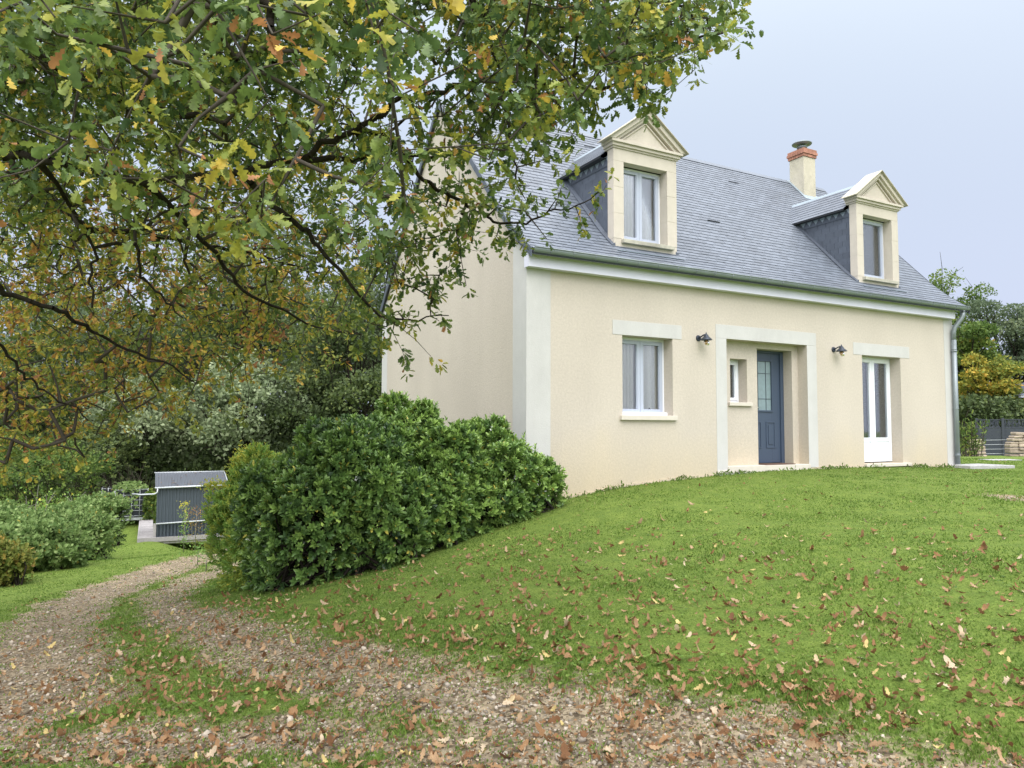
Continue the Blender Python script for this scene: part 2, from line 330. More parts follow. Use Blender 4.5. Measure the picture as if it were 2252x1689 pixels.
xs = axis(-2, .1, 11, 600); ys = axis(-3.5, .1, 9, 600)
GX, GY = np.meshgrid(xs, ys); GZ = H(GX, GY)
near = np.exp(-((GX + 3) ** 2 + (GY + 5) ** 2) / 400)
GZ = GZ + near * (.004 * vnoise(GX, GY, 1.3, 1) + .004 * vnoise(GX, GY, 4.3, 2))
PM = path_mask(GX, GY); PM[(np.hypot(GX + 3, GY + 3) > 40)] = 0
GZ = GZ - .02 * PM
def mat_ground():
    m, t, b, o = material('ground cover'); n = t.nodes.new; l = t.links.new
    tcn = n('ShaderNodeTexCoord'); at = n('ShaderNodeAttribute'); at.attribute_name = 'path'
    def noise(s, d=5, r=.6):
        q = n('ShaderNodeTexNoise'); q.inputs['Scale'].default_value = s; q.inputs['Detail'].default_value = d; q.inputs['Roughness'].default_value = r; l(tcn.outputs['Object'], q.inputs['Vector']); return q.outputs[0]
    def ramp(f, st):
        c = n('ShaderNodeValToRGB'); e = c.color_ramp
        while len(e.elements) < len(st): e.elements.new(.5)
        for el, (p, q) in zip(e.elements, st): el.position = p; el.color = (*q, 1)
        l(f, c.inputs[0]); return c.outputs[0]
    fine = noise(55, 6, .75); big = noise(.8, 4); mid = noise(6, 4)
    g1 = ramp(fine, [(.3, (.06, .09, .02)), (.5, (.12, .175, .034)), (.7, (.18, .25, .055))])
    g2 = ramp(mid, [(.35, (.8, .85, .8)), (.65, (1.15, 1.1, 1.05))])
    gm = n('ShaderNodeMix'); gm.data_type = 'RGBA'; gm.blend_type = 'MULTIPLY'; gm.inputs[0].default_value = 1; l(g1, gm.inputs[6]); l(g2, gm.inputs[7])
    vor = n('ShaderNodeTexVoronoi'); vor.inputs['Scale'].default_value = 45; l(tcn.outputs['Object'], vor.inputs['Vector'])
    p1 = ramp(vor.outputs['Color'], [(.15, (.10, .08, .058)), (.45, (.21, .175, .125)), (.8, (.35, .3, .225))])
    p2 = ramp(noise(3, 5), [(.35, (.75, .72, .68)), (.65, (1.2, 1.15, 1.05))])
    pm = n('ShaderNodeMix'); pm.data_type = 'RGBA'; pm.blend_type = 'MULTIPLY'; pm.inputs[0].default_value = 1; l(p1, pm.inputs[6]); l(p2, pm.inputs[7])
    a1 = n('ShaderNodeMath'); a1.operation = 'MULTIPLY_ADD'; l(noise(18, 6, .7), a1.inputs[0]); a1.inputs[1].default_value = 1.1; l(at.outputs['Fac'], a1.inputs[2])
    mr = n('ShaderNodeMapRange'); mr.inputs[1].default_value = .92; mr.inputs[2].default_value = 1.2; l(a1.outputs[0], mr.inputs[0])
    mx = n('ShaderNodeMix'); mx.data_type = 'RGBA'; l(mr.outputs[0], mx.inputs[0]); l(gm.outputs[2], mx.inputs[6]); l(pm.outputs[2], mx.inputs[7])
    l(mx.outputs[2], b.inputs['Base Color']); b.inputs['Roughness'].default_value = .95; b.inputs['Specular IOR Level'].default_value = .15
    bp = n('ShaderNodeBump'); bp.inputs['Strength'].default_value = .7; bp.inputs['Distance'].default_value = .03; l(fine, bp.inputs['Height']); l(bp.outputs[0], b.inputs['Normal'])
    return m
M['ground'] = mat_ground()
V = np.stack([GX, GY, GZ], -1).reshape(-1, 3); nx = len(xs); ny = len(ys)
I = (np.arange(ny - 1)[:, None] * nx + np.arange(nx - 1)[None]).ravel(); Q = np.stack([I, I + 1, I + nx + 1, I + nx], 1)
pf = PM.reshape(-1)[Q].mean(1); 
for nm, sel in (('lawn', pf <= .5), ('gravel_driveway', pf > .5)):
    q = Q[sel]; uq, inv = np.unique(q, return_inverse=True)
    o = mesh_obj(nm, V[uq], [inv.reshape(-1, 4)], M['ground'], None, {'path': PM.reshape(-1)[uq]}, True); tag(o, kind='structure')

# ------------------------------------------------------------------ house
ho = empty('house', (0, 0, 0), 'cream rendered one and a half storey house with grey slate roof and two stone dormers', 'house')
L, W = 10.67, 6.75; ZR = 6.98; FB = 3.07
def zroof(y): return 3.9 + (y - .5) * 1.0713 if y > .8 else 4.2214 - 1.0713 * (.8 - y) + .2023 * (.8 - y) ** 2
wx = (1.757, 2.792, .894, 2.176); fx = (7.629, 8.84, .0, 2.15); px_ = (4.002, 6.043, -.02, 2.251)
def facewall(mb, x0, x1, z0, z1, y, holes, depth):
    xs_ = sorted({x0, x1, *[h[0] for h in holes], *[h[1] for h in holes]}); zs_ = sorted({z0, z1, *[h[2] for h in holes], *[h[3] for h in holes]})
    for i in range(len(xs_) - 1):
        for j in range(len(zs_) - 1):
            a, b, c, d = xs_[i], xs_[i + 1], zs_[j], zs_[j + 1]
            if any(h[0] <= a and b <= h[1] and h[2] <= c and d <= h[3] for h in holes): continue
            mb.add([(a, y, c), (b, y, c), (b, y, d), (a, y, d)], [(0, 1, 2, 3)], .5)
    for (a, b, c, d), dp in zip(holes, depth):
        for q in [[(a, y, c), (a, y, d), (a, y + dp, d), (a, y + dp, c)], [(b, y, c), (b, y + dp, c), (b, y + dp, d), (b, y, d)],
                  [(a, y, d), (b, y, d), (b, y + dp, d), (a, y + dp, d)], [(a, y, c), (a, y + dp, c), (b, y + dp, c), (b, y, c)]]: mb.add(q, [(0, 1, 2, 3)], .5)
mb = MB(); facewall(mb, 0, L, -1.6, FB + .25, 0, [wx, fx, px_], [.28, .3, .216])
pw = (4.30, 4.715, 1.155, 1.94); pd = (4.97, 5.883, .03, 2.155)
facewall(mb, px_[0], px_[1], px_[2], px_[3], .216, [pw, pd], [.3, .3])
mb.build('front_wall', M['render'], ho)
mb = MB()   # left gable wall, right gable wall, rear wall
for X in (0, L):
    mb.add([(X, 0, -4.5), (X, W, -4.5), (X, W, 3.35), (X, W / 2, ZR - .06), (X, .6, zroof(.6) - .07), (X, .3, zroof(.3) - .07), (X, 0, zroof(0) - .07)], [(0, 1, 2, 3, 4, 5, 6)], .5)
mb.add([(0, W, -4.5), (L, W, -4.5), (L, W, 3.6), (0, W, 3.6)], [(0, 1, 2, 3)], .5)
mb.build('gable_wall', M['render'], ho)
# white bands
def band(name, boxes, label=None):
    mb = MB()
    for b in boxes: mb.box(*b)
    o = mb.build(name, M['band'], ho, bevel=.002)
    if label: o['label'] = label
e = .006
band('quoin', [(-e, .413, -e, 0.002, -1.5, FB), (-e, -.0005, .0035, .42, -3, zroof(0) + .02)])
band('quoin', [(10.361, L + e, -e, .002, -.6, FB)])
band('quoin', [(-e, -.0005, W - .36, W + e, -4, 3.55)])
band('lintel', [(1.566, 2.988, -e, .002, wx[3] + .001, 2.409)])
band('lintel', [(7.37, 9.14, -e, .002, fx[3] + .001, 2.388)])
band('door_surround', [(3.754, 4.001, -e, .002, -.03, 2.25), (6.044, 6.30, -e, .002, -.03, 2.25), (3.754, 6.30, -e, .002, 2.252, 2.494)])
# plaster foot and porch step
for lo_, hi_ in ((0, 3.75), (6.2, L)):
    mb = MB()
    for i in range(60):
        a = i * L / 60; hh = h1(a + .05, -.05)
        if lo_ <= a < hi_: mb.box(a, a + L / 60 + .001, -.012 - .01 * rng.random(), .002, hh - .3, hh + .04 + .025 * math.sin(i * .9) * rng.random())
    mb.build('plinth', M['render'], ho)
mb = MB(); mb.box(3.72, 6.33, -.075, .002, -.5, -.085); mb.build('porch_footing', M['concrete'], ho, bevel=.015)
mb = MB(); mb.box(3.99, 6.06, -.03, .5, -.084, .03); mb.box(3.75, 3.99, -.02, .001, -.084, -.03); mb.build('threshold', M['sill'], ho, bevel=.006)
# sills
mb = MB(); mb.box(1.70, 2.845, -.055, .20, .815, .893); mb.build('window_sill', M['sill'], ho, bevel=.006)
mb = MB(); mb.box(4.235, 4.80, .165, .40, 1.09, 1.154); mb.build('window_sill', M['sill'], ho, bevel=.005)
mb = MB(); mb.box(7.60, 9.02, -.075, .22, -.062, -.002); mb.build('window_sill', M['sill'], ho, bevel=.006)
# windows
def curtain(name, x0, x1, y, z0, z1, par, gap=None, amp=.036, tri=False):
    n = 90; V = []; F = []
    for i in range(n + 1):
        x = x0 + (x1 - x0) * i / n; yy = y + amp * math.sin(i * .62 + math.sin(i * .23) * 1.9)
        t = abs((x - (x0 + x1) / 2) / (x1 - x0)) * 2
        zb = z0 + (max(0, .16 - .5 * abs(1 - 2 * abs(i / n - .5) * 2)) * .5 if tri else 0)
        V += [(x, yy, zb), (x, yy * 1.0, z1)]
    F = [(2 * i, 2 * i + 2, 2 * i + 3, 2 * i + 1) for i in range(n)]
    mb = MB(); mb.add(V, F, .5); return mb.build(name, M['curtain'], par, smooth=True)
def rect_frame(mb, x0, x1, z0, z1, y0, y1, t, tb=None):
    tb = tb or t
    mb.box(x0, x0 + t, y0, y1, z0, z1); mb.box(x1 - t, x1, y0, y1, z0, z1); mb.box(x0 + t, x1 - t, y0, y1, z1 - t, z1); mb.box(x0 + t, x1 - t, y0, y1, z0, z0 + tb)
def window(name, x0, x1, z0, z1, y, par, mfr, mout, nsash=2, st=.055, ft=.04, low=0, curt='full', label=None):
    mb = MB(); rect_frame(mb, x0, x1, z0, z1, y, y + .06, ft); wf = mb.build(name, mout, par, bevel=.004)
    if label: wf['label'] = label
    xa, xb = x0 + ft, x1 - ft; za, zb = z0 + ft, z1 - ft; wd = (xb - xa) / nsash
    for k in range(nsash):
        a = xa + k * wd + .002; b = xa + (k + 1) * wd - .002
        mb = MB(); rect_frame(mb, a, b, za + .002, zb - .002, y - .018, y + .045, st)
        if low:
            mb.box(a + st, b - st, y - .018, y + .045, low - .04, low + .04)
            mb.box(a + st, b - st, y + .0, y + .03, za + st, low - .04)
            mb.box(a + st + .03, b - st - .03, y - .008, y + .001, za + st + .03, low - .07)
        else: pass
        s2 = st + .012
        mb.box(a + st, a + s2, y - .006, y + .03, (low + .04 if low else za + st), zb - st); mb.box(b - s2, b - st, y - .006, y + .03, (low + .04 if low else za + st), zb - st)
        mb.build('sash', mfr, par, bevel=.003)
        mb = MB(); mb.box(a + s2, b - s2, y + .008, y + .016, (low + .04 if low else za + st), zb - st); mb.build('pane', M['glass'], par)
    if curt: curtain('curtain', xa - .01, xb + .01, y + .085, (low + .02 if low else z0 + .06), z1 - .03, par, tri=curt == 'tri')
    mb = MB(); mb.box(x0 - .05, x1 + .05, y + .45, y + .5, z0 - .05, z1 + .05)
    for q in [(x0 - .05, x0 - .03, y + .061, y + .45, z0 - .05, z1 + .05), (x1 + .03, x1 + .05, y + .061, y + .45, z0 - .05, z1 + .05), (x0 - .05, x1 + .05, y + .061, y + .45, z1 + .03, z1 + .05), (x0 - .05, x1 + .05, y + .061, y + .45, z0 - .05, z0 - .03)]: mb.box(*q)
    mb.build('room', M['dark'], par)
def part_group(name): # a part that parents its own pieces: an Empty at the house frame
    o = bpy.data.objects.new(name, None); COL.objects.link(o); o.parent = ho; return o
g = part_group('window'); window('window_frame', wx[0], wx[1], wx[2], wx[3], .222, g, M['pvcg'], M['pvcw'], 2, .06, .045, curt='tri')
mb = MB(); mb.box(wx[0], wx[1], .14, .23, wx[2], wx[2] + .055); mb.build('bottom_rail', M['pvcw'], g, bevel=.004)
g = part_group('french_window'); window('window_frame', fx[0], fx[1], fx[2] + .02, fx[3], .235, g, M['pvcw'], M['pvcw'], 2, .07, .04, low=.47, curt='full')
mb = MB(); mb.box(8.60, 8.67, .40, .43, .4, 2.0); mb.build('drape', mat_plain('brown drape', (.2, .13, .1), .9, .2), g)
g = part_group('window'); window('window_frame', pw[0], pw[1], pw[2], pw[3], .425, g, M['pvcw'], M['pvcw'], 1, .05, .04, curt='full')
# front door
dr = part_group('front_door'); y = .445
mb = MB(); mb.box(4.97, 5.02, y - .03, y + .06, .03, 2.155); mb.box(5.80, 5.883, y - .03, y + .06, .03, 2.155); mb.box(5.02, 5.80, y - .03, y + .06, 2.11, 2.155); mb.build('door_frame', M['door'], dr, bevel=.004)
gx0, gx1, gz0, gz1 = 5.135, 5.575, 1.03, 1.95
mb = MB(); mb.box(5.02, gx0, y, y + .05, .045, 2.11); mb.box(gx1, 5.80, y, y + .05, .045, 2.11); mb.box(gx0, gx1, y, y + .05, .045, gz0); mb.box(gx0, gx1, y, y + .05, gz1, 2.11)
for a, b in ((5.06, 5.30), (5.42, 5.66)):
    rect_frame(mb, a, b, .32, .82, y - .012, y + .001, .025); mb.box(a + .06, b - .06, y - .012, y + .001, .39, .75)
rect_frame(mb, gx0 - .03, gx1 + .03, gz0 - .03, gz1 + .03, y - .018, y + .001, .03)
mb.build('door_leaf', M['door'], dr, bevel=.003)
mb = MB(); mb.box(gx0, gx1, y + .01, y + .03, gz0, gz1); mb.build('door_glass', M['frost'], dr)
mb = MB()
for x in (5.23, 5.44): mb.box(x, x + .008, y + .002, y + .0095, gz0, gz1)
for z in (1.24, 1.72): mb.box(gx0, gx1, y + .001, y + .0085, z, z + .008)
mb.build('leading', M['blackmetal'], dr)
mb = MB(); mb.box(5.07, 5.085, y - .02, y - .001, .95, 1.15); mb.tube([(5.075, y - .05, 1.08), (5.19, y - .05, 1.08)], .009); mb.build('door_handle', M['galv'], dr)
# fascia, soffit, gutter
mb = MB(); mb.box(-.03, L - .10, -.14, -.122, FB, 3.27); mb.box(-.03, L - .10, -.122, -.001, FB, FB + .018); mb.box(-.045, -.0301, -.14, .0, FB - .002, 3.29); mb.box(5.2, 5.206, -.1415, -.14, FB, 3.27)
mb.build('fascia', M['fascia'], ho, bevel=.003)
gc = (-.215, 3.325); gr = .082; prof = [(gc[0] + gr * math.cos(t), gc[1] + gr * math.sin(t)) for t in np.linspace(math.pi, 2 * math.pi, 11)] + [(gc[0] + (gr - .006) * math.cos(t), gc[1] + (gr - .006) * math.sin(t)) for t in np.linspace(2 * math.pi, math.pi, 11)]
mb = MB(); mb.prism(prof, -.03, L + .2); mb.tube([(-.03, gc[0] - gr - .004, gc[1] + .004), (L + .2, gc[0] - gr - .004, gc[1] + .004)], .01, 8)
for X in (-.03, L + .2): mb.prism([(gc[0] + gr * math.cos(t), gc[1] + gr * math.sin(t)) for t in np.linspace(math.pi, 2 * math.pi, 11)], X - .003, X)
gut = mb.build('gutter', M['zinc'], ho)
for i in range(27):
    mb = MB(); X = .25 + i * .405
    pp = [(X, gc[0] + (gr + .003) * math.cos(t), gc[1] + (gr + .003) * math.sin(t)) for t in np.linspace(math.pi, 2 * math.pi, 9)]
    mb.tube(pp, .007, 4); mb.build('gutter_bracket', M['zinc'], gut)
xp = 10.56
mb = MB(); mb.tube([(L + .05, -.215, 3.26), (L + .05, -.215, 3.14), (L + .03, -.19, 3.07), (xp + .06, -.10, 2.90), (xp + .04, -.075, 2.80), (xp + .04, -.075, 2.6)], .048, 12)
mb.tube([(xp + .04, -.075, 2.62), (xp + .04, -.075, -.06)], .05, 14)
for z in (2.36, 1.12, .12): mb.tube([(xp + .04, -.075, z), (xp + .04, -.075, z + .025)], .058, 14); mb.tube([(xp + .04, -.075, z + .045), (xp + .04, -.075, z + .055)], .055, 14)
dp = mb.build('downpipe', M['zinc'], ho, smooth=False)
# roof: underlay + slates
mb = MB(); t_ = .05
prof = [(y_, zroof(y_) - .016) for y_ in (-.27, 0, .25, .5, .8)] + [(W / 2, ZR - .02), (W + .2, 3.15)]
n = len(prof); V = [(-.05, *p) for p in prof] + [(L + .22, *p) for p in prof]; V += [(v[0], v[1], v[2] - .07) for v in V]
F_r = []
for i in range(n - 1): F_r += [(i, n + i, n + i + 1, i + 1), (2 * n + i, 2 * n + i + 1, 3 * n + i + 1, 3 * n + i), (i, i + 1, 2 * n + i + 1, 2 * n + i), (n + i, 3 * n + i, 3 * n + i + 1, n + i + 1)]
mb.add(V, F_r, .5)
roof = mb.build('roof', M['slategap'], ho)
k2 = np.array([.5, zroof(.5)])
yc_ = np.concatenate([np.linspace(-.28, .8, 30), np.linspace(.85, W / 2, 20)]); RC = np.array([(y_, zroof(y_)) for y_ in yc_]); RS = np.concatenate([[0], np.cumsum(np.linalg.norm(np.diff(RC, axis=0), axis=1))])
def rp(s):
    f = lambda q: np.array([np.interp(q, RS, RC[:, 0]), np.interp(q, RS, RC[:, 1])])
    d = f(min(s + .06, RS[-1])) - f(min(s + .06, RS[-1]) - .06); return f(s), d / np.linalg.norm(d)
def slate_field(mb, rows, x0, x1, rpf, rh, sw, thick=.004, extra=0.02):
    for r in range(rows):
        s = r * rh; q, d = rpf(s); nrm_ = np.array([-d[1], d[0]])
        if nrm_[1] < 0: nrm_ = -nrm_
        x = x0 - (sw / 2 if r % 2 else 0) + rng.normal(0, .004)
        while x < x1:
            a = max(x, x0) + .003; b = min(x + sw, x1) - .003; x += sw
            if b - a < .02: continue
            lf = .010 + .0015 * rng.random(); ds = .004 * rng.normal(); q0 = q + d * ds; q1_ = q + d * (rh + extra)
            lo = q0 + nrm_ * lf; hi = q1_ + nrm_ * .0015; lo2 = lo + nrm_ * thick; hi2 = hi + nrm_ * thick
            sk = rng.normal(0, .0015)
            mb.add([(a, *(lo + d * sk)), (b, *(lo - d * sk)), (b, *hi), (a, *hi), (a, *(lo2 + d * sk)), (b, *(lo2 - d * sk)), (b, *hi2), (a, *hi2)], [(4, 5, 6, 7), (0, 1, 5, 4), (1, 2, 6, 5), (3, 0, 4, 7)])
mb = MB(); slate_field(mb, 45, -.055, L + .23, rp, RS[-1] / 45, .22); mb.build('slates', M['slate'], roof)
def rpb(s): d = np.array([-(W / 2 + .2), ZR - 3.15]); d /= np.linalg.norm(d); return np.array([W + .2, 3.17]) + d * s, d
mb = MB()
for r in range(38):
    q, d = rpb(r * .135); q2, _ = rpb(r * .135 + .15); mb.add([(-.055, q[0], q[1] + .02), (L + .23, q[0], q[1] + .02), (L + .23, q2[0], q2[1] + .008), (-.055, q2[0], q2[1] + .008)], [(0, 1, 2, 3)])
mb.build('rear_slates', M['slate'], roof)
mb = MB(); mb.prism([(W / 2 - .10, ZR - .075), (W / 2, ZR + .035), (W / 2 + .10, ZR - .075), (W / 2, ZR + .02)], -.055, L + .23); mb.build('ridge', M['slate'], roof)
mbs = (MB(), MB())   # verge slates along the slopes of both gables
for (a, b) in ((np.array([-.26, zroof(-.26)]), np.array([.1, zroof(.1)])), (np.array([.1, zroof(.1)]), k2), (k2, np.array([W / 2, ZR])), (np.array([W + .2, 3.16]), np.array([W / 2, ZR]))):
    ln = np.linalg.norm(b - a); d = (b - a) / ln; m_ = max(1, int(ln / .24)); st = ln / m_
    for i in range(m_):
        p = a + d * i * st; q = a + d * ((i + 1) * st - .004); off = .004 + .004 * (i % 2)
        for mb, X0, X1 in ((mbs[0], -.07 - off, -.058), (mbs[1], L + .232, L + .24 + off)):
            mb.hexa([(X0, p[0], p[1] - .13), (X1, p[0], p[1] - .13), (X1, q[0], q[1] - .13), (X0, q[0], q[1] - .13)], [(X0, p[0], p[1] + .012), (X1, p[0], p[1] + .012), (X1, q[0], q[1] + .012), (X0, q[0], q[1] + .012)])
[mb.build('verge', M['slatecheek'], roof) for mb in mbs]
# snow hooks / lifted slates seen as dark slivers
for (X, s) in ((4.35, 4.25), (6.9, 4.35), (4.85, 2.2), (3.0, 4.55)):
    mb = MB(); q, d = rp(s); nn = np.array([-d[1], d[0]])
    mb.hexa([(X, *(q + nn * .02)), (X + .34, *(q + nn * .02)), (X + .3, *(q + d * .03 + nn * .02)), (X + .04, *(q + d * .03 + nn * .02))], [(X, *(q + nn * .035)), (X + .34, *(q + nn * .035)), (X + .3, *(q + d * .03 + nn * .026)), (X + .04, *(q + d * .03 + nn * .026))])
    mb.build('vent_slate', M['slategap'], roof)
# chimney
cx0, cx1, cy0, cy1 = 9.61, 10.04, 2.92, 3.36
mb = MB(); mb.box(cx0, cx1, cy0, cy1, 6.2, 7.52); ch = mb.build('chimney', M['chimney'], roof, bevel=.01)
mb = MB()
for k, (z, gq) in enumerate(((7.52, .025), (7.59, .045), (7.66, .03))):
    X0, X1, Y0, Y1 = cx0 - gq, cx1 + gq, cy0 - gq, cy1 + gq; nb = 3
    for i in range(nb):
        a = X0 + (X1 - X0) * i / nb; b = X0 + (X1 - X0) * (i + 1) / nb - .004
        mb.box(a, b, Y0, Y0 + .1, z, z + .063); mb.box(a, b, Y1 - .1, Y1, z, z + .063)
    for i in range(4):
        a = Y0 + .104 + (Y1 - Y0 - .208) * i / 4; b = Y0 + .104 + (Y1 - Y0 - .208) * (i + 1) / 4 - .008
        mb.box(X0, X0 + .1, a, b, z, z + .063); mb.box(X1 - .1 - .008, X1 - .008, a, b, z, z + .063)
mb.build('brick_cap', M['brick'], roof)
mb = MB(); mb.box(cx0 + .03, cx1 - .03, cy0 + .03, cy1 - .03, 7.521, 7.715); cc = ((cx0 + cx1) / 2, (cy0 + cy1) / 2, 0)
mb.build('chimney_crown', M['concrete'], roof)
mb = MB(); mb.lathe(cc, [(.11, 7.70), (.11, 7.82), (.125, 7.82), (.125, 7.86), (.09, 7.88)], 18); mb.lathe(cc, [(.02, 7.91), (.235, 7.915), (.245, 7.935), (.2, 7.965), (.05, 7.985)], 24)
for k in range(4): t = k * math.pi / 2 + .3; mb.tube([(cc[0] + .1 * math.cos(t), cc[1] + .1 * math.sin(t), 7.84), (cc[0] + .13 * math.cos(t), cc[1] + .13 * math.sin(t), 7.93)], .008, 5)
mb.build('chimney_cowl', M['zinc'], roof, smooth=False)
mb = MB(); zz = zroof(cy0); mb.hexa([(cx0 - .09, cy0 - .12, zroof(cy0 - .12) + .022), (cx1 + .09, cy0 - .12, zroof(cy0 - .12) + .022), (cx1 + .09, W / 2, ZR + .03), (cx0 - .09, W / 2, ZR + .03)], [(cx0 - .09, cy0 - .12, zroof(cy0 - .12) + .03), (cx1 + .09, cy0 - .12, zroof(cy0 - .12) + .03), (cx1 + .09, W / 2, ZR + .045), (cx0 - .09, W / 2, ZR + .045)])
mb.build('chimney_flashing', M['zincl'], roof)
# dormers
def dormer(X0, X1, O0, O1, label, nsash):
    d = part_group('dormer'); d['label'] = label
    yf, yb = .2, .37; zb = 3.50; zs = 3.80; zo = 5.095; ze = 5.31; xc = (X0 + X1) / 2
    mb = MB(); jt = .004; zl = 4.98
    lev = [zs, 4.22, 4.66, zo]
    for (a, b) in ((X0, O0), (O1, X1)):
        for i in range(3): mb.box(a, b, yf, yb, lev[i] + (jt if i else 0), lev[i + 1])
    mb.box(X0, X1, yf + .001, yb, zo + jt, ze)           # entablature
    mb.box(X0 + .003, X1 - .003, yf + .004, yb, zb - .1, zs - .001)
    for (a, b) in ((X0 + .002, O0 - .002), (O1 + .002, X1 - .002)): mb.box(a, b, yf + .004, yb - .002, zs - .01, zo + .01)
    mb.box(O0 - .05, O0 - .002, yb + .0, yb + .12, zs, zo); mb.box(O1 + .002, O1 + .05, yb, yb + .12, zs, zo)
    mb.build('stone_front', M['stone'], d, bevel=.004)
    # sill
    mb = MB(); mb.hexa([(O0 - .055, yf - .07, zs - .075), (O1 + .1, yf - .07, zs - .075), (O1 + .1, yb + .03, zs - .07), (O0 - .055, yb + .03, zs - .07)], [(O0 - .055, yf - .07, zs - .01), (O1 + .1, yf - .07, zs - .01), (O1 + .1, yb + .03, zs + .02), (O0 - .055, yb + .03, zs + .02)])
    mb.build('sill', M['wsill'], d, bevel=.006)
    # pediment: cornice mouldings
    mb = MB()
    for (pr_, z0, z1) in ((.02, ze, ze + .03), (.05, ze + .03, ze + .08), (.085, ze + .08, ze + .125)):
        mb.box(X0 - pr_, X1 + pr_, yf - pr_, yb + .06, z0 + .0005, z1)
    zt = ze + .125; xo = X1 + .15 - xc; za = 6.05; 
    tri = lambda w_, zt0, h_, y0, y1: mb.add([(xc - w_, y0, zt0), (xc + w_, y0, zt0), (xc, y0, zt0 + h_), (xc - w_, y1, zt0), (xc + w_, y1, zt0), (xc, y1, zt0 + h_)], [(0, 1, 2), (5, 4, 3), (0, 3, 4, 1), (1, 4, 5, 2), (2, 5, 3, 0)])
    tri(xo - .1, zt + .0005, (za - zt) - .07, yf + .02, yb + .05)
    sl_ = (za - zt) / xo; nl = math.hypot(1, sl_)
    for (off, th, pr_) in ((0, .075, .09), (.075, .05, .045), (.155, .022, .008)):
        for sg in (-1, 1):
            o0 = off * nl; o1 = (off + th) * nl
            wA = xo - o0 / sl_; wB = xo - o1 / sl_
            y0 = yf - pr_; y1 = yb + .05
            B = [(xc + sg * wA, y0, zt + .0008), (xc, y0, za - o0), (xc, y0, za - o1), (xc + sg * wB, y0, zt + .0008)]
            B2 = [(q[0], y1, q[2]) for q in B]; mb.hexa(B, B2)
    mb.build('pediment', M['stone'], d, bevel=.003)
    # zinc cover on the raking cornice
    mb = MB()
    for sg in (-1, 1):
        mb.hexa([(xc + sg * (xo + .02), yf - .14, zt - .012), (xc, yf - .14, za + .002), (xc, yb + .06, za + .002), (xc + sg * (xo + .02), yb + .06, zt - .012)], [(xc + sg * (xo + .02), yf - .14, zt), (xc, yf - .14, za + .016), (xc, yb + .06, za + .016), (xc + sg * (xo + .02), yb + .06, zt)])
    mb.build('pediment_cover', M['chimney'], d)
    # cheeks (slate sided)
    zE = 5.24; yE = .5 + (zE - 3.9) / 1.0713
    mb = MB()
    for sg, X in ((-1, X0 + .05), (1, X1 - .05)):
        mb.add([(X, yb, 3.55), (X, yb, zE), (X, yE + .05, zE), (X, yb + .01, 3.6)], [(0, 1, 2, 3)])
    mb.add([(X0 + .05, 1.4, 3.6), (X1 - .05, 1.4, 3.6), (X1 - .05, 1.4, zE), (X0 + .05, 1.4, zE)], [(0, 1, 2, 3)])
    mb.build('cheek', M['slategap'], d)
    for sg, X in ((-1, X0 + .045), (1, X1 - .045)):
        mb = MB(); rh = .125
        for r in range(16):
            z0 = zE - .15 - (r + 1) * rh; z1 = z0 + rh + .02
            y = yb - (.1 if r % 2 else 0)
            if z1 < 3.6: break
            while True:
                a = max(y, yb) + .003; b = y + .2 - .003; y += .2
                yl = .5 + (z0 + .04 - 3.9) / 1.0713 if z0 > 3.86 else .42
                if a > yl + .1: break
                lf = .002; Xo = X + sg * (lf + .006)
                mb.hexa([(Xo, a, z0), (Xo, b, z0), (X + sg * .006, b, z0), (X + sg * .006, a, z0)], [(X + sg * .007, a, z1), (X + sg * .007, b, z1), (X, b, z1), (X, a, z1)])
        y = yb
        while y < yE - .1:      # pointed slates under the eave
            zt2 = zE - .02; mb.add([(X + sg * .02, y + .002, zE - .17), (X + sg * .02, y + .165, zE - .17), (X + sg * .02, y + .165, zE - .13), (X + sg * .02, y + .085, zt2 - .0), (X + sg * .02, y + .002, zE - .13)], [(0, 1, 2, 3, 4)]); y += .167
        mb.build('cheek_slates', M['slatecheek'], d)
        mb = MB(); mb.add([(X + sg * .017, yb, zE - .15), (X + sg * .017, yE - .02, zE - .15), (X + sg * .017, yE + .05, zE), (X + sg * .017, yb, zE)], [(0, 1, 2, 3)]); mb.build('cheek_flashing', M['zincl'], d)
    # dormer roof with slates
    zRd = 5.90; hw = (X1 - X0) / 2 + .1; y0 = yb + .055; zE2 = zE - .02
    yR = .5 + (zRd - 3.9) / 1.0713; yE2 = .5 + (zE2 - 3.9) / 1.0713
    mb = MB()
    for sg in (-1, 1):
        mb.add([(xc + sg * hw, y0, zE2), (xc + sg * hw, yE2 + .05, zE2), (xc, yR + .05, zRd), (xc, y0, zRd), (xc + sg * hw, y0, zE2 - .02), (xc + sg * hw, yE2 + .05, zE2 - .02)], [(0, 1, 2, 3), (0, 4, 5, 1)])
        mb.add([(xc + sg * hw, y0, zE2 - .021), (xc + sg * hw, yE2 + .05, zE2 - .021), (xc + sg * (hw - .16), yE2 + .05, zE2 - .015), (xc + sg * (hw - .16), y0, zE2 - .015)], [(0, 1, 2, 3)])
    mb.build('dormer_roof', M['slategap'], d)
    mb = MB(); sl_len = math.hypot(hw, zRd - zE2); rows = 8; rh = sl_len / rows
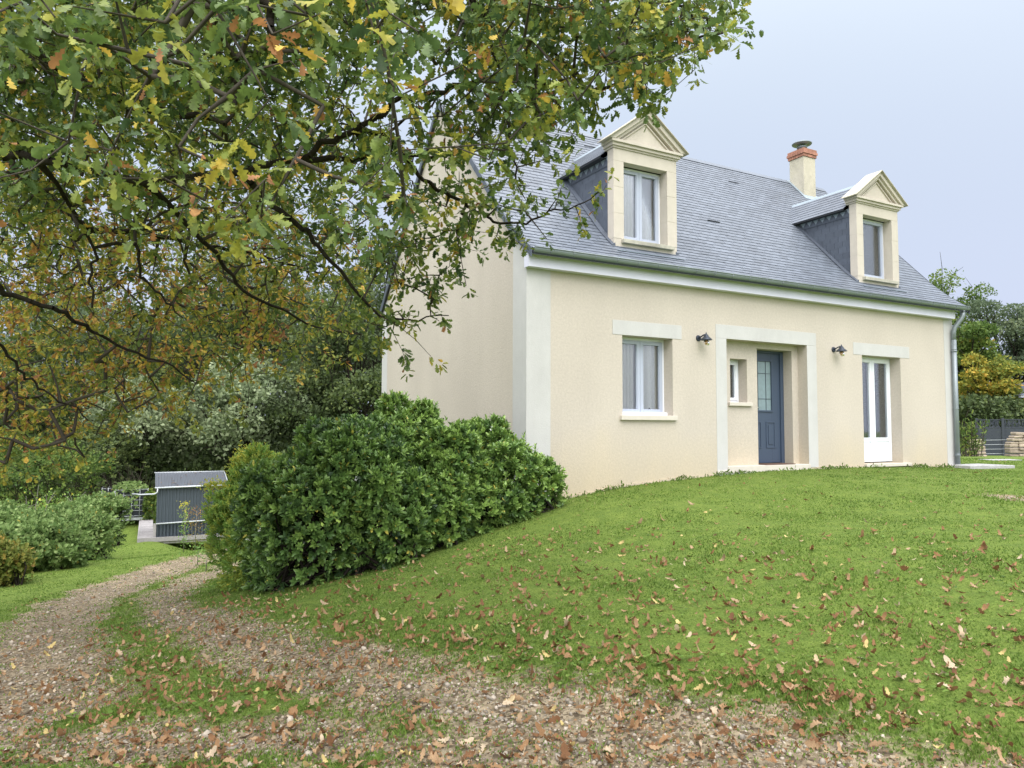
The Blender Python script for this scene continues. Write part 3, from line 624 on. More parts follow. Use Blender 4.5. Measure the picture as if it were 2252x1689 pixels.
    for sg in (-1, 1):
        dv = np.array([-sg * hw, zRd - zE2]) / sl_len; nv = np.array([sg * (zRd - zE2), hw]) / sl_len
        for r in range(rows):
            a_ = np.array([xc + sg * hw, zE2]) + dv * (r * rh); b_ = a_ + dv * (rh + .02 if r < rows - 1 else rh)
            lo = a_ + nv * .012; hi = b_ + nv * .003; ym = .5 + (b_[1] - 3.9) / 1.0713 + .08
            y = y0 - (.11 if r % 2 else 0)
            while y < ym:
                ya = max(y, y0) + .002; yc = min(y + .22, ym) - .002; y += .22
                if yc - ya < .02: continue
                mb.hexa([(lo[0], ya, lo[1]), (lo[0], yc, lo[1]), (hi[0], yc, hi[1]), (hi[0], ya, hi[1])], [(lo[0] + nv[0] * .004, ya, lo[1] + .004), (lo[0] + nv[0] * .004, yc, lo[1] + .004), (hi[0] + nv[0] * .004, yc, hi[1] + .004), (hi[0] + nv[0] * .004, ya, hi[1] + .004)])
    mb.build('dormer_slates', M['slate'], d)
    mb = MB(); mb.hexa([(xc - .06, y0, zRd - .045), (xc + .06, y0, zRd - .045), (xc + .06, yR + .02, zRd - .045), (xc - .06, yR + .02, zRd - .045)], [(xc - .012, y0, zRd + .03), (xc + .012, y0, zRd + .03), (xc + .012, yR + .02, zRd + .03), (xc - .012, yR + .02, zRd + .03)]); mb.build('ridge_flashing', M['zincl'], d)
    # zinc apron below the front
    ya = yf - .16; mb = MB(); za_ = zroof(ya) + .03
    mb.hexa([(X0 - .02, ya, za_), (X1 + .04, ya, za_), (X1 + .02, yf + .03, 3.62), (X0 - .02, yf + .03, 3.62)], [(X0 - .02, ya, za_ + .008), (X1 + .04, ya, za_ + .008), (X1 + .02, yf - .002, 3.60), (X0 - .02, yf - .002, 3.60)])
    mb.build('apron', M['zincl'], d)
    for X, sg in ((X0 + .03, -1), (X1 - .03, 1)):   # lead soaker up each side
        mb = MB(); yy = [yf, .5, yE]; 
        for a, b in zip(yy[:-1], yy[1:]):
            mb.hexa([(X, a, zroof(a) + .02), (X + sg * .07, a, zroof(a) + .02), (X + sg * .07, b, zroof(b) + .02), (X, b, zroof(b) + .02)], [(X, a, zroof(a) + .07), (X + sg * .07, a, zroof(a) + .032), (X + sg * .07, b, zroof(b) + .032), (X, b, zroof(b) + .07)])
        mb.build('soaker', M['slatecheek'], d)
    window('window_frame', O0 - .0, O1, zs + .015, zo - .0, yb + .03, d, M['pvcg'], M['pvcw'], nsash, .055, .04)
dormer(1.75, 3.09, 1.957, 2.882, 'larger looking dormer nearer the oak branches, two sash window', 2)
dormer(7.85, 9.19, 8.05, 8.98, 'dormer at the far end of the roof, beside the chimney', 1)

# wall lanterns, doormat and small things by the house
def lantern(x, z, label):
    t = empty('wall_lantern', (x, 0, z), label, 'lantern', 'black wall lanterns on the facade')
    mb = MB(); c = np.array([x - .04, 0, z])
    mb.tube([(x - .04, -.001, z + .03), (x - .04, -.022, z + .03)], [.055, .045], 16); mb.build('wall_plate', M['blackmetal'], t)
    mb = MB(); mb.tube([(x - .04, -.02, z + .03), (x - .035, -.06, z + .05), (x - .02, -.11, z + .075), (x, -.15, z + .085)], .012, 8); mb.tube([(x, -.15, z + .07), (x, -.15, z + .12)], [.018, .006], 8); mb.build('arm', M['blackmetal'], t)
    mb = MB(); mb.lathe((x, -.15, z), [(.02, .085), (.035, .07), (.045, .045), (.085, .01), (.10, -.008), (.10, -.016), (.08, -.012), (.03, .02)], 22); mb.build('lamp_shade', M['blackmetal'], t, smooth=True)
    mb = MB(); mb.lathe((x, -.15, z), [(.022, .0), (.03, -.02), (.052, -.05), (.056, -.075), (.045, -.105), (.015, -.12)], 18); mb.build('glass_globe', M['bulb'], t, smooth=True)
    mb = MB(); mb.lathe((x, -.15, z), [(.008, .0), (.02, -.03), (.026, -.055), (.018, -.08), (.003, -.09)], 12); mb.build('bulb', mat_plain('amber filament bulb', (.55, .33, .12), .25, .1), t, smooth=True)
lantern(3.40, 2.19, 'black wall lantern between the kitchen window and the door surround')
lantern(6.83, 2.18, 'black wall lantern between the door surround and the french window')
mb = MB(); mb.box(4.98, 5.72, .03, .36, .031, .045); o = mb.build('doormat', M['mat'], None, bevel=.003); tag(o, 'thin brown doormat on the threshold before the blue door', 'doormat')
zq = h1(11, -.2)
mb = MB(); mb.obox((10.45, -.42, -.25), (1.25, 0, 0), (0, .55, 0), (0, 0, .17)); mb.obox((11.1, -.42, -.25), (.85, -.1, 0), (0, .35, 0), (0, 0, .155)); o = mb.build('concrete_slab', M['concrete'], None, bevel=.01); tag(o, 'grey concrete slab under the downpipe at the house corner', 'slab')
t = empty('block_column', (10.95, .3, -.1), 'stack of white blocks with black joints behind the downpipe', 'column')
mb = MB()
for i in range(8): mb.box(10.74 - i * .0, 10.98 - i * .018, .2, .45, -.12 + i * .215, .085 + i * .215)
mb.build('block', M['whiteblock'], t, bevel=.01)
mb = MB(); mb.box(10.76, 10.84, .22, .43, -.12, 1.6); mb.build('joint', M['blackmetal'], t)
mb = MB(); mb.tube([(10.9, .3, 1.68), (11.16, .3, 1.68)], [.055, .05], 12); mb.build('cap', M['whiteblock'], t, bevel=.01)

# ------------------------------------------------------------------ foliage kit
def leaf_diamond(w_=.5): return [(0, 0, 0), (w_ / 2, .45, .04), (0, 1, 0), (-w_ / 2, .45, .04)], [(0, 1, 2, 3)]
def leaf_oval(w_=.4): # folded along the midrib, drooping tip
    V = [(0, 0, 0), (0, .5, -.03), (0, 1, -.1), (w_ * .35, .2, .04), (w_ / 2, .55, .05), (w_ * .3, .85, -.02), (-w_ * .35, .2, .04), (-w_ / 2, .55, .05), (-w_ * .3, .85, -.02)]
    return V, [(0, 3, 4, 1), (1, 4, 5, 2), (0, 1, 7, 6), (1, 2, 8, 7)]
OAKH = [(.012, .0), (.03, .1), (.12, .17), (.14, .22), (.07, .29), (.09, .33), (.21, .40), (.23, .46), (.12, .52), (.14, .56), (.28, .63), (.29, .69), (.17, .75), (.19, .79), (.22, .87), (.13, .95), (.0, 1.0)]
def leaf_oak(full=True, curl=.0):
    H_ = OAKH if full else [(.03, 0), (.18, .22), (.12, .32), (.3, .5), (.2, .58), (.3, .72), (0, 1.)]
    z = lambda x, y: .25 * abs(x) - curl * (y - .4) ** 2 + curl * .8 * x * x
    n = len(H_)
    V = [(0, y, z(0, y)) for x, y in H_] + [(x, y, z(x, y)) for x, y in H_] + [(-x, y, z(x, y)) for x, y in H_]
    F = []
    for i in range(n - 1): F += [(i, n + i, n + i + 1, i + 1), (i, i + 1, 2 * n + i + 1, 2 * n + i)]
    return V, F
def leaf_oak_simple():
    H_ = [(.04, .02), (.2, .24), (.11, .34), (.32, .52), (.19, .6), (.3, .76)]
    V = [(0, 0, 0), (0, 1, 0)] + [(x, y, .08) for x, y in H_] + [(-x, y, .08) for x, y in H_]
    return V, [(0, 2, 3, 4, 5, 6, 7, 1), (0, 1, 13, 12, 11, 10, 9, 8)]
G_OAK = (.05, .09, .035), (.125, .19, .05), (.22, .26, .055), (.42, .39, .06), (.62, .4, .075), (.34, .16, .065)
LM = {}
LM['oak'] = mat_leaf('oak foliage', list(zip((0, .35, .6, .78, .9, 1), G_OAK)), .55, .34, .3, .36)
LM['choisya'] = mat_leaf('glossy dark green leaves', [(0, (.035, .075, .03)), (.5, (.12, .215, .055)), (.93, (.25, .38, .09)), (1, (.5, .45, .09))], .38, .2, .5)
LM['lightgreen'] = mat_leaf('light green leaves', [(0, (.08, .17, .035)), (.6, (.19, .33, .07)), (.9, (.28, .38, .08)), (1, (.55, .5, .07))], .5, .35, .3)
LM['rasp'] = mat_leaf('raspberry leaves', [(0, (.09, .16, .045)), (.6, (.19, .28, .09)), (.93, (.29, .38, .15)), (1, (.42, .36, .08))], .6, .35, .2)
LM['russet'] = mat_leaf('russet leaves', [(0, (.09, .14, .03)), (.4, (.2, .22, .05)), (.75, (.38, .24, .06)), (1, (.3, .12, .06))], .6, .35, .2)
LM['sallow'] = mat_leaf('grey green foliage', [(0, (.09, .13, .06)), (.5, (.21, .26, .14)), (1, (.33, .38, .22))], .6, .25, .3)
LM['wood'] = mat_leaf('dark wood foliage', [(0, (.035, .055, .022)), (.6, (.08, .115, .042)), (1, (.16, .2, .06))], .6, .25, .25)
LM['airy'] = mat_leaf('airy bluish foliage', [(0, (.07, .105, .06)), (.6, (.13, .175, .1)), (1, (.22, .26, .13))], .6, .35, .25)
LM['gold'] = mat_leaf('golden autumn foliage', [(0, (.08, .13, .03)), (.4, (.2, .24, .05)), (.75, (.38, .32, .05)), (1, (.5, .3, .05))], .6, .35, .2)
LM['yg'] = mat_leaf('yellow green foliage', [(0, (.05, .095, .025)), (.5, (.12, .19, .045)), (.9, (.24, .29, .06)), (1, (.4, .3, .06))], .6, .35, .2)
def noise3(D, k, seed): # smooth pseudo-noise on directions, -1..1
    r = np.random.default_rng(seed); o = np.zeros(len(D))
    for i in range(5):
        f = r.normal(size=3) * k; o += np.sin(D @ f + r.random() * 6.28)
    return o / 5
def blob_shell(n, c, R3, seed, rough=.22, inner=.35, flat_bottom=True):
    D = rdir(n); D[:, 2] = np.where((D[:, 2] < -.2) & flat_bottom, -.2 * rng.random(n), D[:, 2]); D /= np.linalg.norm(D, axis=1, keepdims=True)
    rr = 1 + rough * noise3(D, 4.5, seed) + rough * .6 * noise3(D, 11, seed + 1)
    rr *= 1 - inner * rng.random(n) ** 2.2
    return np.array(c) + D * rr[:, None] * np.array(R3), D
# -- background tree: trunk, limbs, crown of leaf clumps
def tree(name, label, base, h, rw, lm, nleaf=9000, leaf=.2, group=None, trunk_r=.16, seed=0, crown_lo=.3, nblob=26, clump=.28, airy=.0, bark='bark', cat='tree'):
    r = np.random.default_rng(seed + 100); b = np.array(base, float)
    t = empty(name, tuple(b), label, cat, group)
    mb = MB(); lean = r.normal(0, .04, 2); top = b + [lean[0] * h, lean[1] * h, h * .7]
    pts = [b + (top - b) * k + np.array([*r.normal(0, .02 * h * .3, 2), 0]) * (k > 0) for k in np.linspace(0, 1, 7)]
    pts[0][2] -= .3
    mb.tube(pts, [trunk_r * (1.25 if k == 0 else 1 - k * .88) for k in np.linspace(0, 1, 7)], 8); 
    ch = h * (1 - crown_lo); cc = b + [lean[0] * h * .6, lean[1] * h * .6, h * crown_lo + ch / 2]
    C_ = []
    for i in range(nblob):
        d = r.normal(size=3); d /= np.linalg.norm(d); rad = r.random() ** .45 * (1 - clump * .6)
        C_.append(cc + d * rad * np.array([rw, rw, ch / 2]))
    C_ = np.array(C_)
    for c in C_:
        k = min(.85, max(.18, (c[2] - b[2]) / h * .75)); i = int(k * 6); a = pts[i]; m_ = (a + c) / 2 + r.normal(0, .08, 3) * rw + [0, 0, -.05 * h]
        mb.tube([a, m_, c], [trunk_r * .38, trunk_r * .2, trunk_r * .06], 5, False)
        for q in range(3):
            e_ = c + r.normal(0, clump * .8, 3) * rw; mb.tube([(m_ + c) / 2, (c + e_) / 2 + r.normal(0, .05, 3), e_], [trunk_r * .1, .018, .008], 4, False)
    mb.build('trunk', M[bark], t)
    per = nleaf // nblob; Ps, Ds, At = [], [], []
    for i, c in enumerate(C_):
        R3 = np.array([rw * clump * r.uniform(.8, 1.35), rw * clump * r.uniform(.8, 1.35), rw * clump * r.uniform(.55, .95)])
        P_, D_ = blob_shell(per, c, R3, seed * 31 + i, .35, .55 + airy, False); keep = rng.random(per) < (.35 + .65 * (D_[:, 2] > -.3))
        Ps.append(P_[keep]); Ds.append(D_[keep]); At.append(np.clip(rng.normal(r.uniform(.25, .75), .18, per), 0, 1)[keep])
    P_ = np.concatenate(Ps); D_ = np.concatenate(Ds); at = np.concatenate(At)
    Y = D_ * .6 + rdir(len(P_)) + [0, 0, -.15]; X, Y, Z = frames(Y)
    tv, tf = leaf_diamond(.62)
    V, pol, a = scatter(tv, tf, P_, X, Y, Z, leaf * rng.uniform(.6, 1.25, len(P_)), at)
    mesh_obj('crown', V, pol, LM[lm], t, {'rnd': a}, local=None)
    return t
def ground_at(u, t): p = P3(u, 940, t); return np.array([p[0], p[1], h1(p[0], p[1])])
def tree_px(name, label, u, top_v, t, half, lm, **kw):
    b = ground_at(u, t); ztop = P3(u, top_v, t)[2]; return tree(name, label, b, ztop - b[2], half * t / FPX, lm, **kw)
GL = 'trees of the wood behind the shed'
TREES = [
 ('tree', 'tall dark leafy tree just left of the gable wall, behind the big hedge', 770, 560, 37, 150, 'wood', dict(seed=1, crown_lo=.12, nleaf=15000)),
 ('tree', 'airy bluish green tree rising beside the gable, sky showing through it', 835, 400, 44, 120, 'airy', dict(seed=2, crown_lo=.2, nleaf=13000, airy=.2)),
 ('tree', 'dark tree with a thick ivy clad trunk above the shed roof', 500, 500, 41, 150, 'wood', dict(seed=3, crown_lo=.25, nleaf=12000, trunk_r=.42)),
 ('tree', 'grey green sallow tree behind the left corner of the shed', 300, 800, 33, 125, 'sallow', dict(seed=4, crown_lo=.25, nleaf=11000, nblob=22, clump=.34)),
 ('tree', 'pale grey green sallow tree directly behind the shed', 540, 760, 33.5, 150, 'sallow', dict(seed=5, crown_lo=.3, nleaf=15000, nblob=26, clump=.33)),
 ('tree', 'tall bluish green tree above the sallows, half hidden by the oak', 640, 480, 47, 170, 'airy', dict(seed=6, crown_lo=.15, nleaf=13000)),
 ('tree', 'dark broad tree between the two sallows', 420, 700, 39, 130, 'wood', dict(seed=7, crown_lo=.1, nleaf=12000)),
 ('tree', 'tall tree of the wood at the left side, behind the low oak branches', 200, 560, 46, 180, 'airy', dict(seed=8, crown_lo=.2, nleaf=12000)),
 ('tree', 'dark green tree behind the hedge top, between sallow and gable', 680, 800, 35, 130, 'wood', dict(seed=9, crown_lo=.06, nleaf=13000)),
 ('tree', 'tall pale tree at the far left edge of the wood', 40, 640, 50, 150, 'airy', dict(seed=10, crown_lo=.25, nleaf=9000, airy=.25)),
 ('tree', 'tall dark tree at the back of the wood, seen through the left oak branches', 90, 330, 56, 210, 'wood', dict(seed=11, crown_lo=.1, nleaf=13000, leaf=.27)),
 ('tree', 'tall tree at the back of the wood, behind the middle of the oak canopy', 360, 360, 58, 210, 'airy', dict(seed=12, crown_lo=.1, nleaf=13000, leaf=.27)),
 ('tree', 'tall tree at the back of the wood, right of the middle, behind oak leaves', 610, 350, 60, 210, 'wood', dict(seed=13, crown_lo=.1, nleaf=13000, leaf=.27)),
 ('tree', 'tall tree at the back of the wood beyond the left edge of the view', -200, 380, 55, 220, 'wood', dict(seed=14, crown_lo=.1, nleaf=11000, leaf=.27)),
 ('tree', 'low dense dark tree at the left edge, under the drooping oak twigs', 20, 760, 44, 170, 'wood', dict(seed=15, crown_lo=.02, nleaf=15000, leaf=.26)),
 ('tree', 'dense dark tree filling the gap behind the left sallow', 210, 640, 50, 190, 'wood', dict(seed=16, crown_lo=.02, nleaf=18000, leaf=.3)),
 ('tree', 'dense dark tree filling the middle of the wood behind the sallows', 440, 580, 52, 190, 'wood', dict(seed=17, crown_lo=.02, nleaf=18000, leaf=.3)),
 ('tree', 'dense dark tree filling the wood right of the ivy clad trunk', 660, 560, 53, 180, 'wood', dict(seed=18, crown_lo=.02, nleaf=18000, leaf=.3)),
 ('tree', 'dense dark tree closing the wood beside the gable wall', 810, 620, 50, 140, 'wood', dict(seed=19, crown_lo=.02, nleaf=15000, leaf=.28)),
]
for nm, lb, u, tv_, t_, hf, lm, kw in TREES: tree_px(nm, lb, u, tv_, t_, hf, lm, group=GL, **kw)
GR = 'trees beyond the fence on the right'
for nm, lb, u, tv_, t_, hf, lm, kw in [
 ('tree', 'thin crowned golden green tree rising above the right end of the roof', 2070, 575, 52, 112, 'yg', dict(seed=21, crown_lo=.3, nleaf=13000, airy=.1, nblob=26)),
 ('tree', 'leafy green tree right behind the house corner downpipe', 2125, 625, 44, 80, 'yg', dict(seed=22, crown_lo=.15, nleaf=18000)),
 ('tree', 'golden orange autumn tree behind the dark screen fence', 2185, 765, 41, 75, 'gold', dict(seed=23, crown_lo=.2, nleaf=9000)),
 ('tree', 'tall dark green tree with a bare black trunk at the right edge', 2240, 605, 47, 110, 'airy', dict(seed=24, crown_lo=.3, nleaf=17000, trunk_r=.3)),
 ('tree', 'broad tree behind the tall ones, beyond the right edge of the fence', 2330, 640, 52, 110, 'wood', dict(seed=25, crown_lo=.15, nleaf=9000)),
 ('tree', 'low dark evergreen tree just above the screen fence', 2130, 860, 38, 85, 'wood', dict(seed=26, crown_lo=.05, nleaf=9000)),
 ('tree', 'low bushy dark tree at the right edge above the fence', 2235, 860, 39, 65, 'wood', dict(seed=27, crown_lo=.05, nleaf=7000))]:
    tree_px(nm, lb, u, tv_, t_, hf, lm, group=GR, **kw)
# undergrowth of the wood: uncountable thicket filling the space under the trees
Ps = []; at = []
for i in range(70):
    u = rng.uniform(-420, 900); t_ = rng.uniform(34, 52); b = ground_at(u, t_); hh = rng.uniform(2.2, 4.5)
    P_, D_ = blob_shell(1000, b + [0, 0, hh * .45], np.array([2.6, 2.6, hh * .6]), i, .3, .5); Ps.append(P_); at.append(np.clip(rng.normal(.35, .2, 1000), 0, 1))
for i in range(26):
    u = rng.uniform(2050, 2700); t_ = rng.uniform(42, 56); b = ground_at(u, t_); hh = rng.uniform(2, 4)
    P_, D_ = blob_shell(700, b + [0, 0, hh * .4], np.array([2.6, 2.6, hh * .6]), i, .3, .5); Ps.append(P_); at.append(np.clip(rng.normal(.35, .2, 700), 0, 1))
P_ = np.concatenate(Ps); X, Y, Z = frames(rdir(len(P_))); tv, tf = leaf_diamond(.65)
V, pol, a = scatter(tv, tf, P_, X, Y, Z, .26 * rng.uniform(.6, 1.3, len(P_)), np.concatenate(at))
o = mesh_obj('undergrowth', V, pol, LM['wood'], None, {'rnd': a}); tag(o, 'dark thicket under and between the trees', 'undergrowth', kind='stuff')
# bare tangled stems before the wood
mb = MB()
for i in range(170):
    u = rng.normal(255, 45); t_ = rng.uniform(29.5, 32); b = ground_at(u, t_); b[2] -= .1; hh = rng.uniform(1.2, 2.8); l_ = rng.normal(-.2, .45)
    mb.tube([b, b + [l_ * .3, 0, hh * .4], b + [l_ * 1.0, rng.normal(0, .3), hh * .8], b + [l_ * 2.0, 0, hh]], [.02, .015, .01, .004], 4, False)
o = mb.build('bramble_stems', M['twig'], None); tag(o, 'tangle of bare brown stems left of the shed', 'undergrowth', kind='stuff')

# -- shrubs made of leafy shoots
def shrub(name, label, blobs, lm, nshoot, leaf, tmpl, per=9, group=None, seed=0, clip_above_ground=True, spread=.9, shoot=.0, hue=(.2, .8), stems=True, cat='shrub', inner=.35, rough=.2, lumps=0):
    r = np.random.default_rng(seed + 500); Ps, Ds = [], []; nmain = len(blobs)
    if lumps:
        ext = []
        for c, R3 in blobs:
            for q in range(lumps):
                d = r.normal(size=3); d[2] = abs(d[2]) * .9 - .25; d /= np.linalg.norm(d); k = r.uniform(.2, .42)
                ext.append((tuple(np.array(c) + d * np.array(R3) * (1.08 - k * .5)), tuple(np.array(R3) * k * np.array([1, 1, r.uniform(.8, 1.3)]))))
        blobs = [(c, tuple(np.array(R3) * .93)) for c, R3 in blobs] + ext
    wts = np.array([b[1][0] * b[1][2] * (1.25 if i_ < nmain else 1) for i_, b in enumerate(blobs)]); wts = wts / wts.sum()
    c0 = np.array(blobs[0][0]); gz = h1(c0[0], c0[1]); t = empty(name, (c0[0], c0[1], gz), label, cat, group)
    for i, (c, R3) in enumerate(blobs):
        n = int(nshoot * wts[i]); D = rdir(n); D[:, 2] = np.where(rng.random(n) < .1, D[:, 2], np.abs(D[:, 2]) * np.sign(rng.random(n) - .38)); D[:, 2] = np.clip(D[:, 2], -.95, 1)
        rr = (1 + rough * noise3(D, 4, seed + i) + rough * .6 * noise3(D, 10, seed + i + 50)) * (1 - inner * rng.random(n) ** 2.5)
        low = D[:, 2] < 0; hz = np.linalg.norm(D[:, :2], axis=1, keepdims=True) + 1e-6
        Dx = np.where(low[:, None], np.concatenate([D[:, :2] / hz * (.80 + .18 * hz), D[:, 2:]], 1), D)
        P_ = np.array(c) + Dx * rr[:, None] * np.array(R3)
        if i < nmain: gg = H(P_[:, 0], P_[:, 1]); P_[:, 2] = np.where(low & (gg < c[2]), c[2] - (c[2] - gg) * np.clip(-D[:, 2] * 1.15, 0, 1) * .98, P_[:, 2])
        Ps.append(P_); Ds.append(D)
    P_ = np.concatenate(Ps); D_ = np.concatenate(Ds)
    g_ = H(P_[:, 0], P_[:, 1]); ok = P_[:, 2] > g_ + .03; P_ = P_[ok]; D_ = D_[ok]
    # drop shoots buried deep inside another blob
    dep = np.ones(len(P_)) * 9
    for c, R3 in blobs: dep = np.minimum(dep, np.linalg.norm((P_ - np.array(c)) / np.array(R3), axis=1) + (P_[:, 2] < c[2]) * 0)
    ok = dep > .52; P_ = P_[ok]; D_ = D_[ok]; n = len(P_)
    A = D_ * .75 + [0, 0, .45] + rdir(n) * .35; A /= np.linalg.norm(A, axis=1, keepdims=True); A0, _, A2 = frames(A); A2 = np.cross(A0, A)
    base_h = np.clip(.5 * (hue[0] + hue[1]) + (hue[1] - hue[0]) * .35 * rng.normal(size=n) + .12 * noise3(P_ * 1.0, 1.6, seed + 9), 0, .93)
    LP, LY, LZ, LA = [], [], [], []
    for k in range(per):
        th = 2 * math.pi * (k * .382) + rng.random(n) * .5; lvl = k / per
        rad = (np.cos(th)[:, None] * A0 + np.sin(th)[:, None] * A2)
        tilt = spread * (1.15 - .75 * lvl) + rng.normal(0, .12, n)
        Yd = rad * np.sin(tilt)[:, None] + A * np.cos(tilt)[:, None]
        LP.append(P_ + A * (leaf * (.9 * lvl - .4) + shoot * (lvl - .5))[..., None] if np.ndim(leaf) else P_ + A * (leaf * (.9 * lvl - .4) + shoot * (lvl - .5)))
        LY.append(Yd); LZ.append(A); LA.append(np.clip(base_h + rng.normal(0, .07, n) + .1 * lvl, 0, .93))
    LP = np.concatenate(LP); LY = np.concatenate(LY); LZ = np.concatenate(LZ); LA = np.concatenate(LA)
    LA = np.where(rng.random(len(LA)) < .012, 1.0, LA)
    X, Y, Z = frames(LY, LZ); Z = np.where((Z * LZ).sum(1, keepdims=True) < 0, -Z, Z)
    tv, tf = tmpl
    V, pol, a = scatter(tv, tf, LP, X, Y, Z, leaf * rng.uniform(.65, 1.2, len(LP)), LA)
    mesh_obj('foliage', V, pol, LM[lm], t, {'rnd': a})
    if stems:
        mb = MB()
        for i in range(46):
            c, R3 = blobs[r.integers(len(blobs))]; e_ = P_[r.integers(n)]; b = np.array([c[0] + r.normal(0, .25) * R3[0], c[1] + r.normal(0, .25) * R3[1], 0]); b[2] = h1(b[0], b[1]) - .05
            m_ = b * .45 + e_ * .55 + r.normal(0, .06, 3); m_[2] += .05
            mb.tube([b, m_, e_], [.022, .013, .005], 5, False)
        mb.build('stems', M['bark'], t)
    return t, P_, D_
def bl(u, v, t, ru, rv, dy=.8):
    s = t / FPX; return (tuple(P3(u, v, t)), (ru * s, ru * s * dy, rv * s))
GH = 'evergreen shrubs on the bank beside the gable'
CT = leaf_oval(.42)
fl = []
for lb, bls, ns, hue, sd in [
  ('largest glossy dark green shrub, in front, leafy down to the lawn', [bl(690, 1120, 8.95, 130, 140), bl(790, 1030, 9.4, 120, 120), bl(620, 1160, 9.2, 80, 110), bl(860, 1130, 9.1, 95, 110)], 6200, (.1, .8), 1),
  ('tall arching glossy shrub against the gable wall, centre of the clump', [bl(880, 972, 10.0, 95, 80), bl(980, 1035, 9.9, 85, 92), bl(960, 1120, 9.6, 85, 80)], 4000, (.25, 1.0), 2),
  ('glossy shrub at the house corner with bright green upright tips', [bl(1070, 1000, 10.35, 62, 75), bl(1125, 1045, 10.15, 80, 72), bl(1060, 1110, 9.95, 85, 65), bl(1195, 1075, 10.2, 45, 48)], 3400, (.3, 1.05), 3)]:
    t, P_, D_ = shrub('evergreen_shrub', lb, bls, 'choisya', ns, .078, CT, 11, GH, sd, hue=hue, rough=.17, lumps=8); fl.append((P_, D_, t))
# upright leading shoots at the corner shrub and on top
def spikes(parent, pts, lm, leaf, lo=.35, hh=.3, hue=.75):
    LP, LY = [], []
    for p in pts:
        hgt = hh * rng.uniform(.6, 1.2); ax = np.array([rng.normal(0, .12), rng.normal(0, .12), 1]); nn = int(hgt / .012)
        for k in range(nn):
            th = k * 2.4; f = k / nn; LP.append(np.array(p) + ax * hgt * f); tl = 1.1 - .8 * f; LY.append((math.cos(th) * math.sin(tl), math.sin(th) * math.sin(tl), math.cos(tl)))
    LP = np.array(LP); LY = np.array(LY); X, Y, Z = frames(LY, np.tile([0, 0, 1.], (len(LY), 1))); 
    V, pol, a = scatter(*CT, LP, X, Y, Z, leaf * rng.uniform(.7, 1.1, len(LP)), np.clip(rng.normal(hue, .1, len(LP)), 0, .93))
    mesh_obj('foliage', V, pol, LM[lm], parent, {'rnd': a})
spikes(fl[2][2], [P3(u, v + 12, 10.25) for u, v in ((1030, 935), (1050, 925), (1068, 930), (1110, 950), (1152, 965), (1178, 990), (1200, 1020), (1225, 1040), (1090, 950), (1040, 960), (1245, 1080))], 'choisya', .07, hh=.15, hue=.88)
spikes(fl[1][2], [P3(u, v, 9.9) for u, v in ((895, 885), (920, 890), (870, 895), (940, 905), (980, 930), (1000, 945))], 'choisya', .07, hh=.11, hue=.75)
t, P_, D_ = shrub('light_green_shrub', 'light green shrub with yellow tips at the left end of the clump', [bl(565, 1120, 10.6, 84, 110), bl(525, 1150, 10.2, 66, 85), bl(590, 1060, 11.2, 55, 60), bl(560, 1190, 9.8, 62, 80)], 'lightgreen', 4300, .06, leaf_oval(.34), 9, GH, 4, hue=(.4, 1.0), shoot=.03, rough=.2, lumps=4, stems=False)
pts = [P3(545 + rng.normal(0, 28), 1015 + rng.normal(0, 16), 10.6) for k in range(16)] + [P3(478 + rng.normal(0, 12), 1072 + rng.normal(0, 7), 10.3) for k in range(6)]
LP = np.concatenate([np.array(p) + rng.normal(0, .045, (60, 3)) for p in pts]); X, Y, Z = frames(rdir(len(LP)) + [0, 0, .5])
V, pol, a = scatter(*leaf_oval(.35), LP, X, Y, Z, .045 * rng.uniform(.7, 1.2, len(LP)), np.clip(rng.normal(.95, .06, len(LP)), .85, 1)); mesh_obj('yellow_tips', V, pol, LM['lightgreen'], t, {'rnd': a})
# white flowers on the shrubs: small four petal heads, part of each shrub
for P_, D_, t in fl:
    d2 = (P_ - CAM) / np.linalg.norm(P_ - CAM, axis=1, keepdims=True); cand = np.where((D_ * d2).sum(1) < -.35)[0]; sel = rng.choice(cand, 9, replace=False)
    LP, LY, LN = [], [], []
    for i in sel:
        for q in range(5):
            c = P_[i] + D_[i] * .06 + rng.normal(0, .018, 3)
            for k in range(5): a_ = k * 1.257 + q; x0, y0_, z0_ = frames(D_[i][None]); LP.append(c); LY.append((math.cos(a_) * x0 + math.sin(a_) * z0_)[0] + D_[i] * .3); LN.append(D_[i])
    X, Y, Z = frames(np.array(LY), np.array(LN)); V, pol, a = scatter(*leaf_diamond(.7), np.array(LP), X, Y, Z, np.full(len(LP), .016), np.zeros(len(LP)))
    mesh_obj('flowers', V, pol, M['flower'], t, {'rnd': a})

# left row of bushes, small bare-limbed tree, plants near the shed
GB = 'bushes along the left side of the lawn'
RT = leaf_oval(.75)
for lb, bls, lm, ns, lf, sd in [
  ('low russet and yellow bush at the left edge', [bl(8, 1240, 13, 50, 48), bl(-60, 1225, 13.2, 60, 55)], 'russet', 900, .09, 11),
  ('pale green raspberry bush, nearest of the row', [bl(115, 1208, 15.2, 70, 50, 1), bl(55, 1190, 15.6, 70, 42, 1)], 'rasp', 1500, .1, 12),
  ('pale green raspberry bush in the middle of the row', [bl(185, 1162, 19, 62, 40, 1), bl(130, 1152, 19.5, 60, 34, 1)], 'rasp', 1400, .1, 13),
  ('pale green raspberry bush nearest the black tanks', [bl(235, 1124, 24, 40, 34, 1), bl(200, 1126, 23, 42, 32, 1)], 'rasp', 1200, .1, 14),
  ('bushy pale green shrub behind the row at the left edge', [bl(0, 1150, 18, 80, 36, 1)], 'rasp', 1000, .1, 15)]:
    shrub('bush', lb, bls, lm, int(ns * 1.5), lf * .8, RT, 6, GB, sd, hue=(.05, .5) if lm == 'russet' else (.0, .8), shoot=.12, rough=.3, cat='bush', lumps=6)
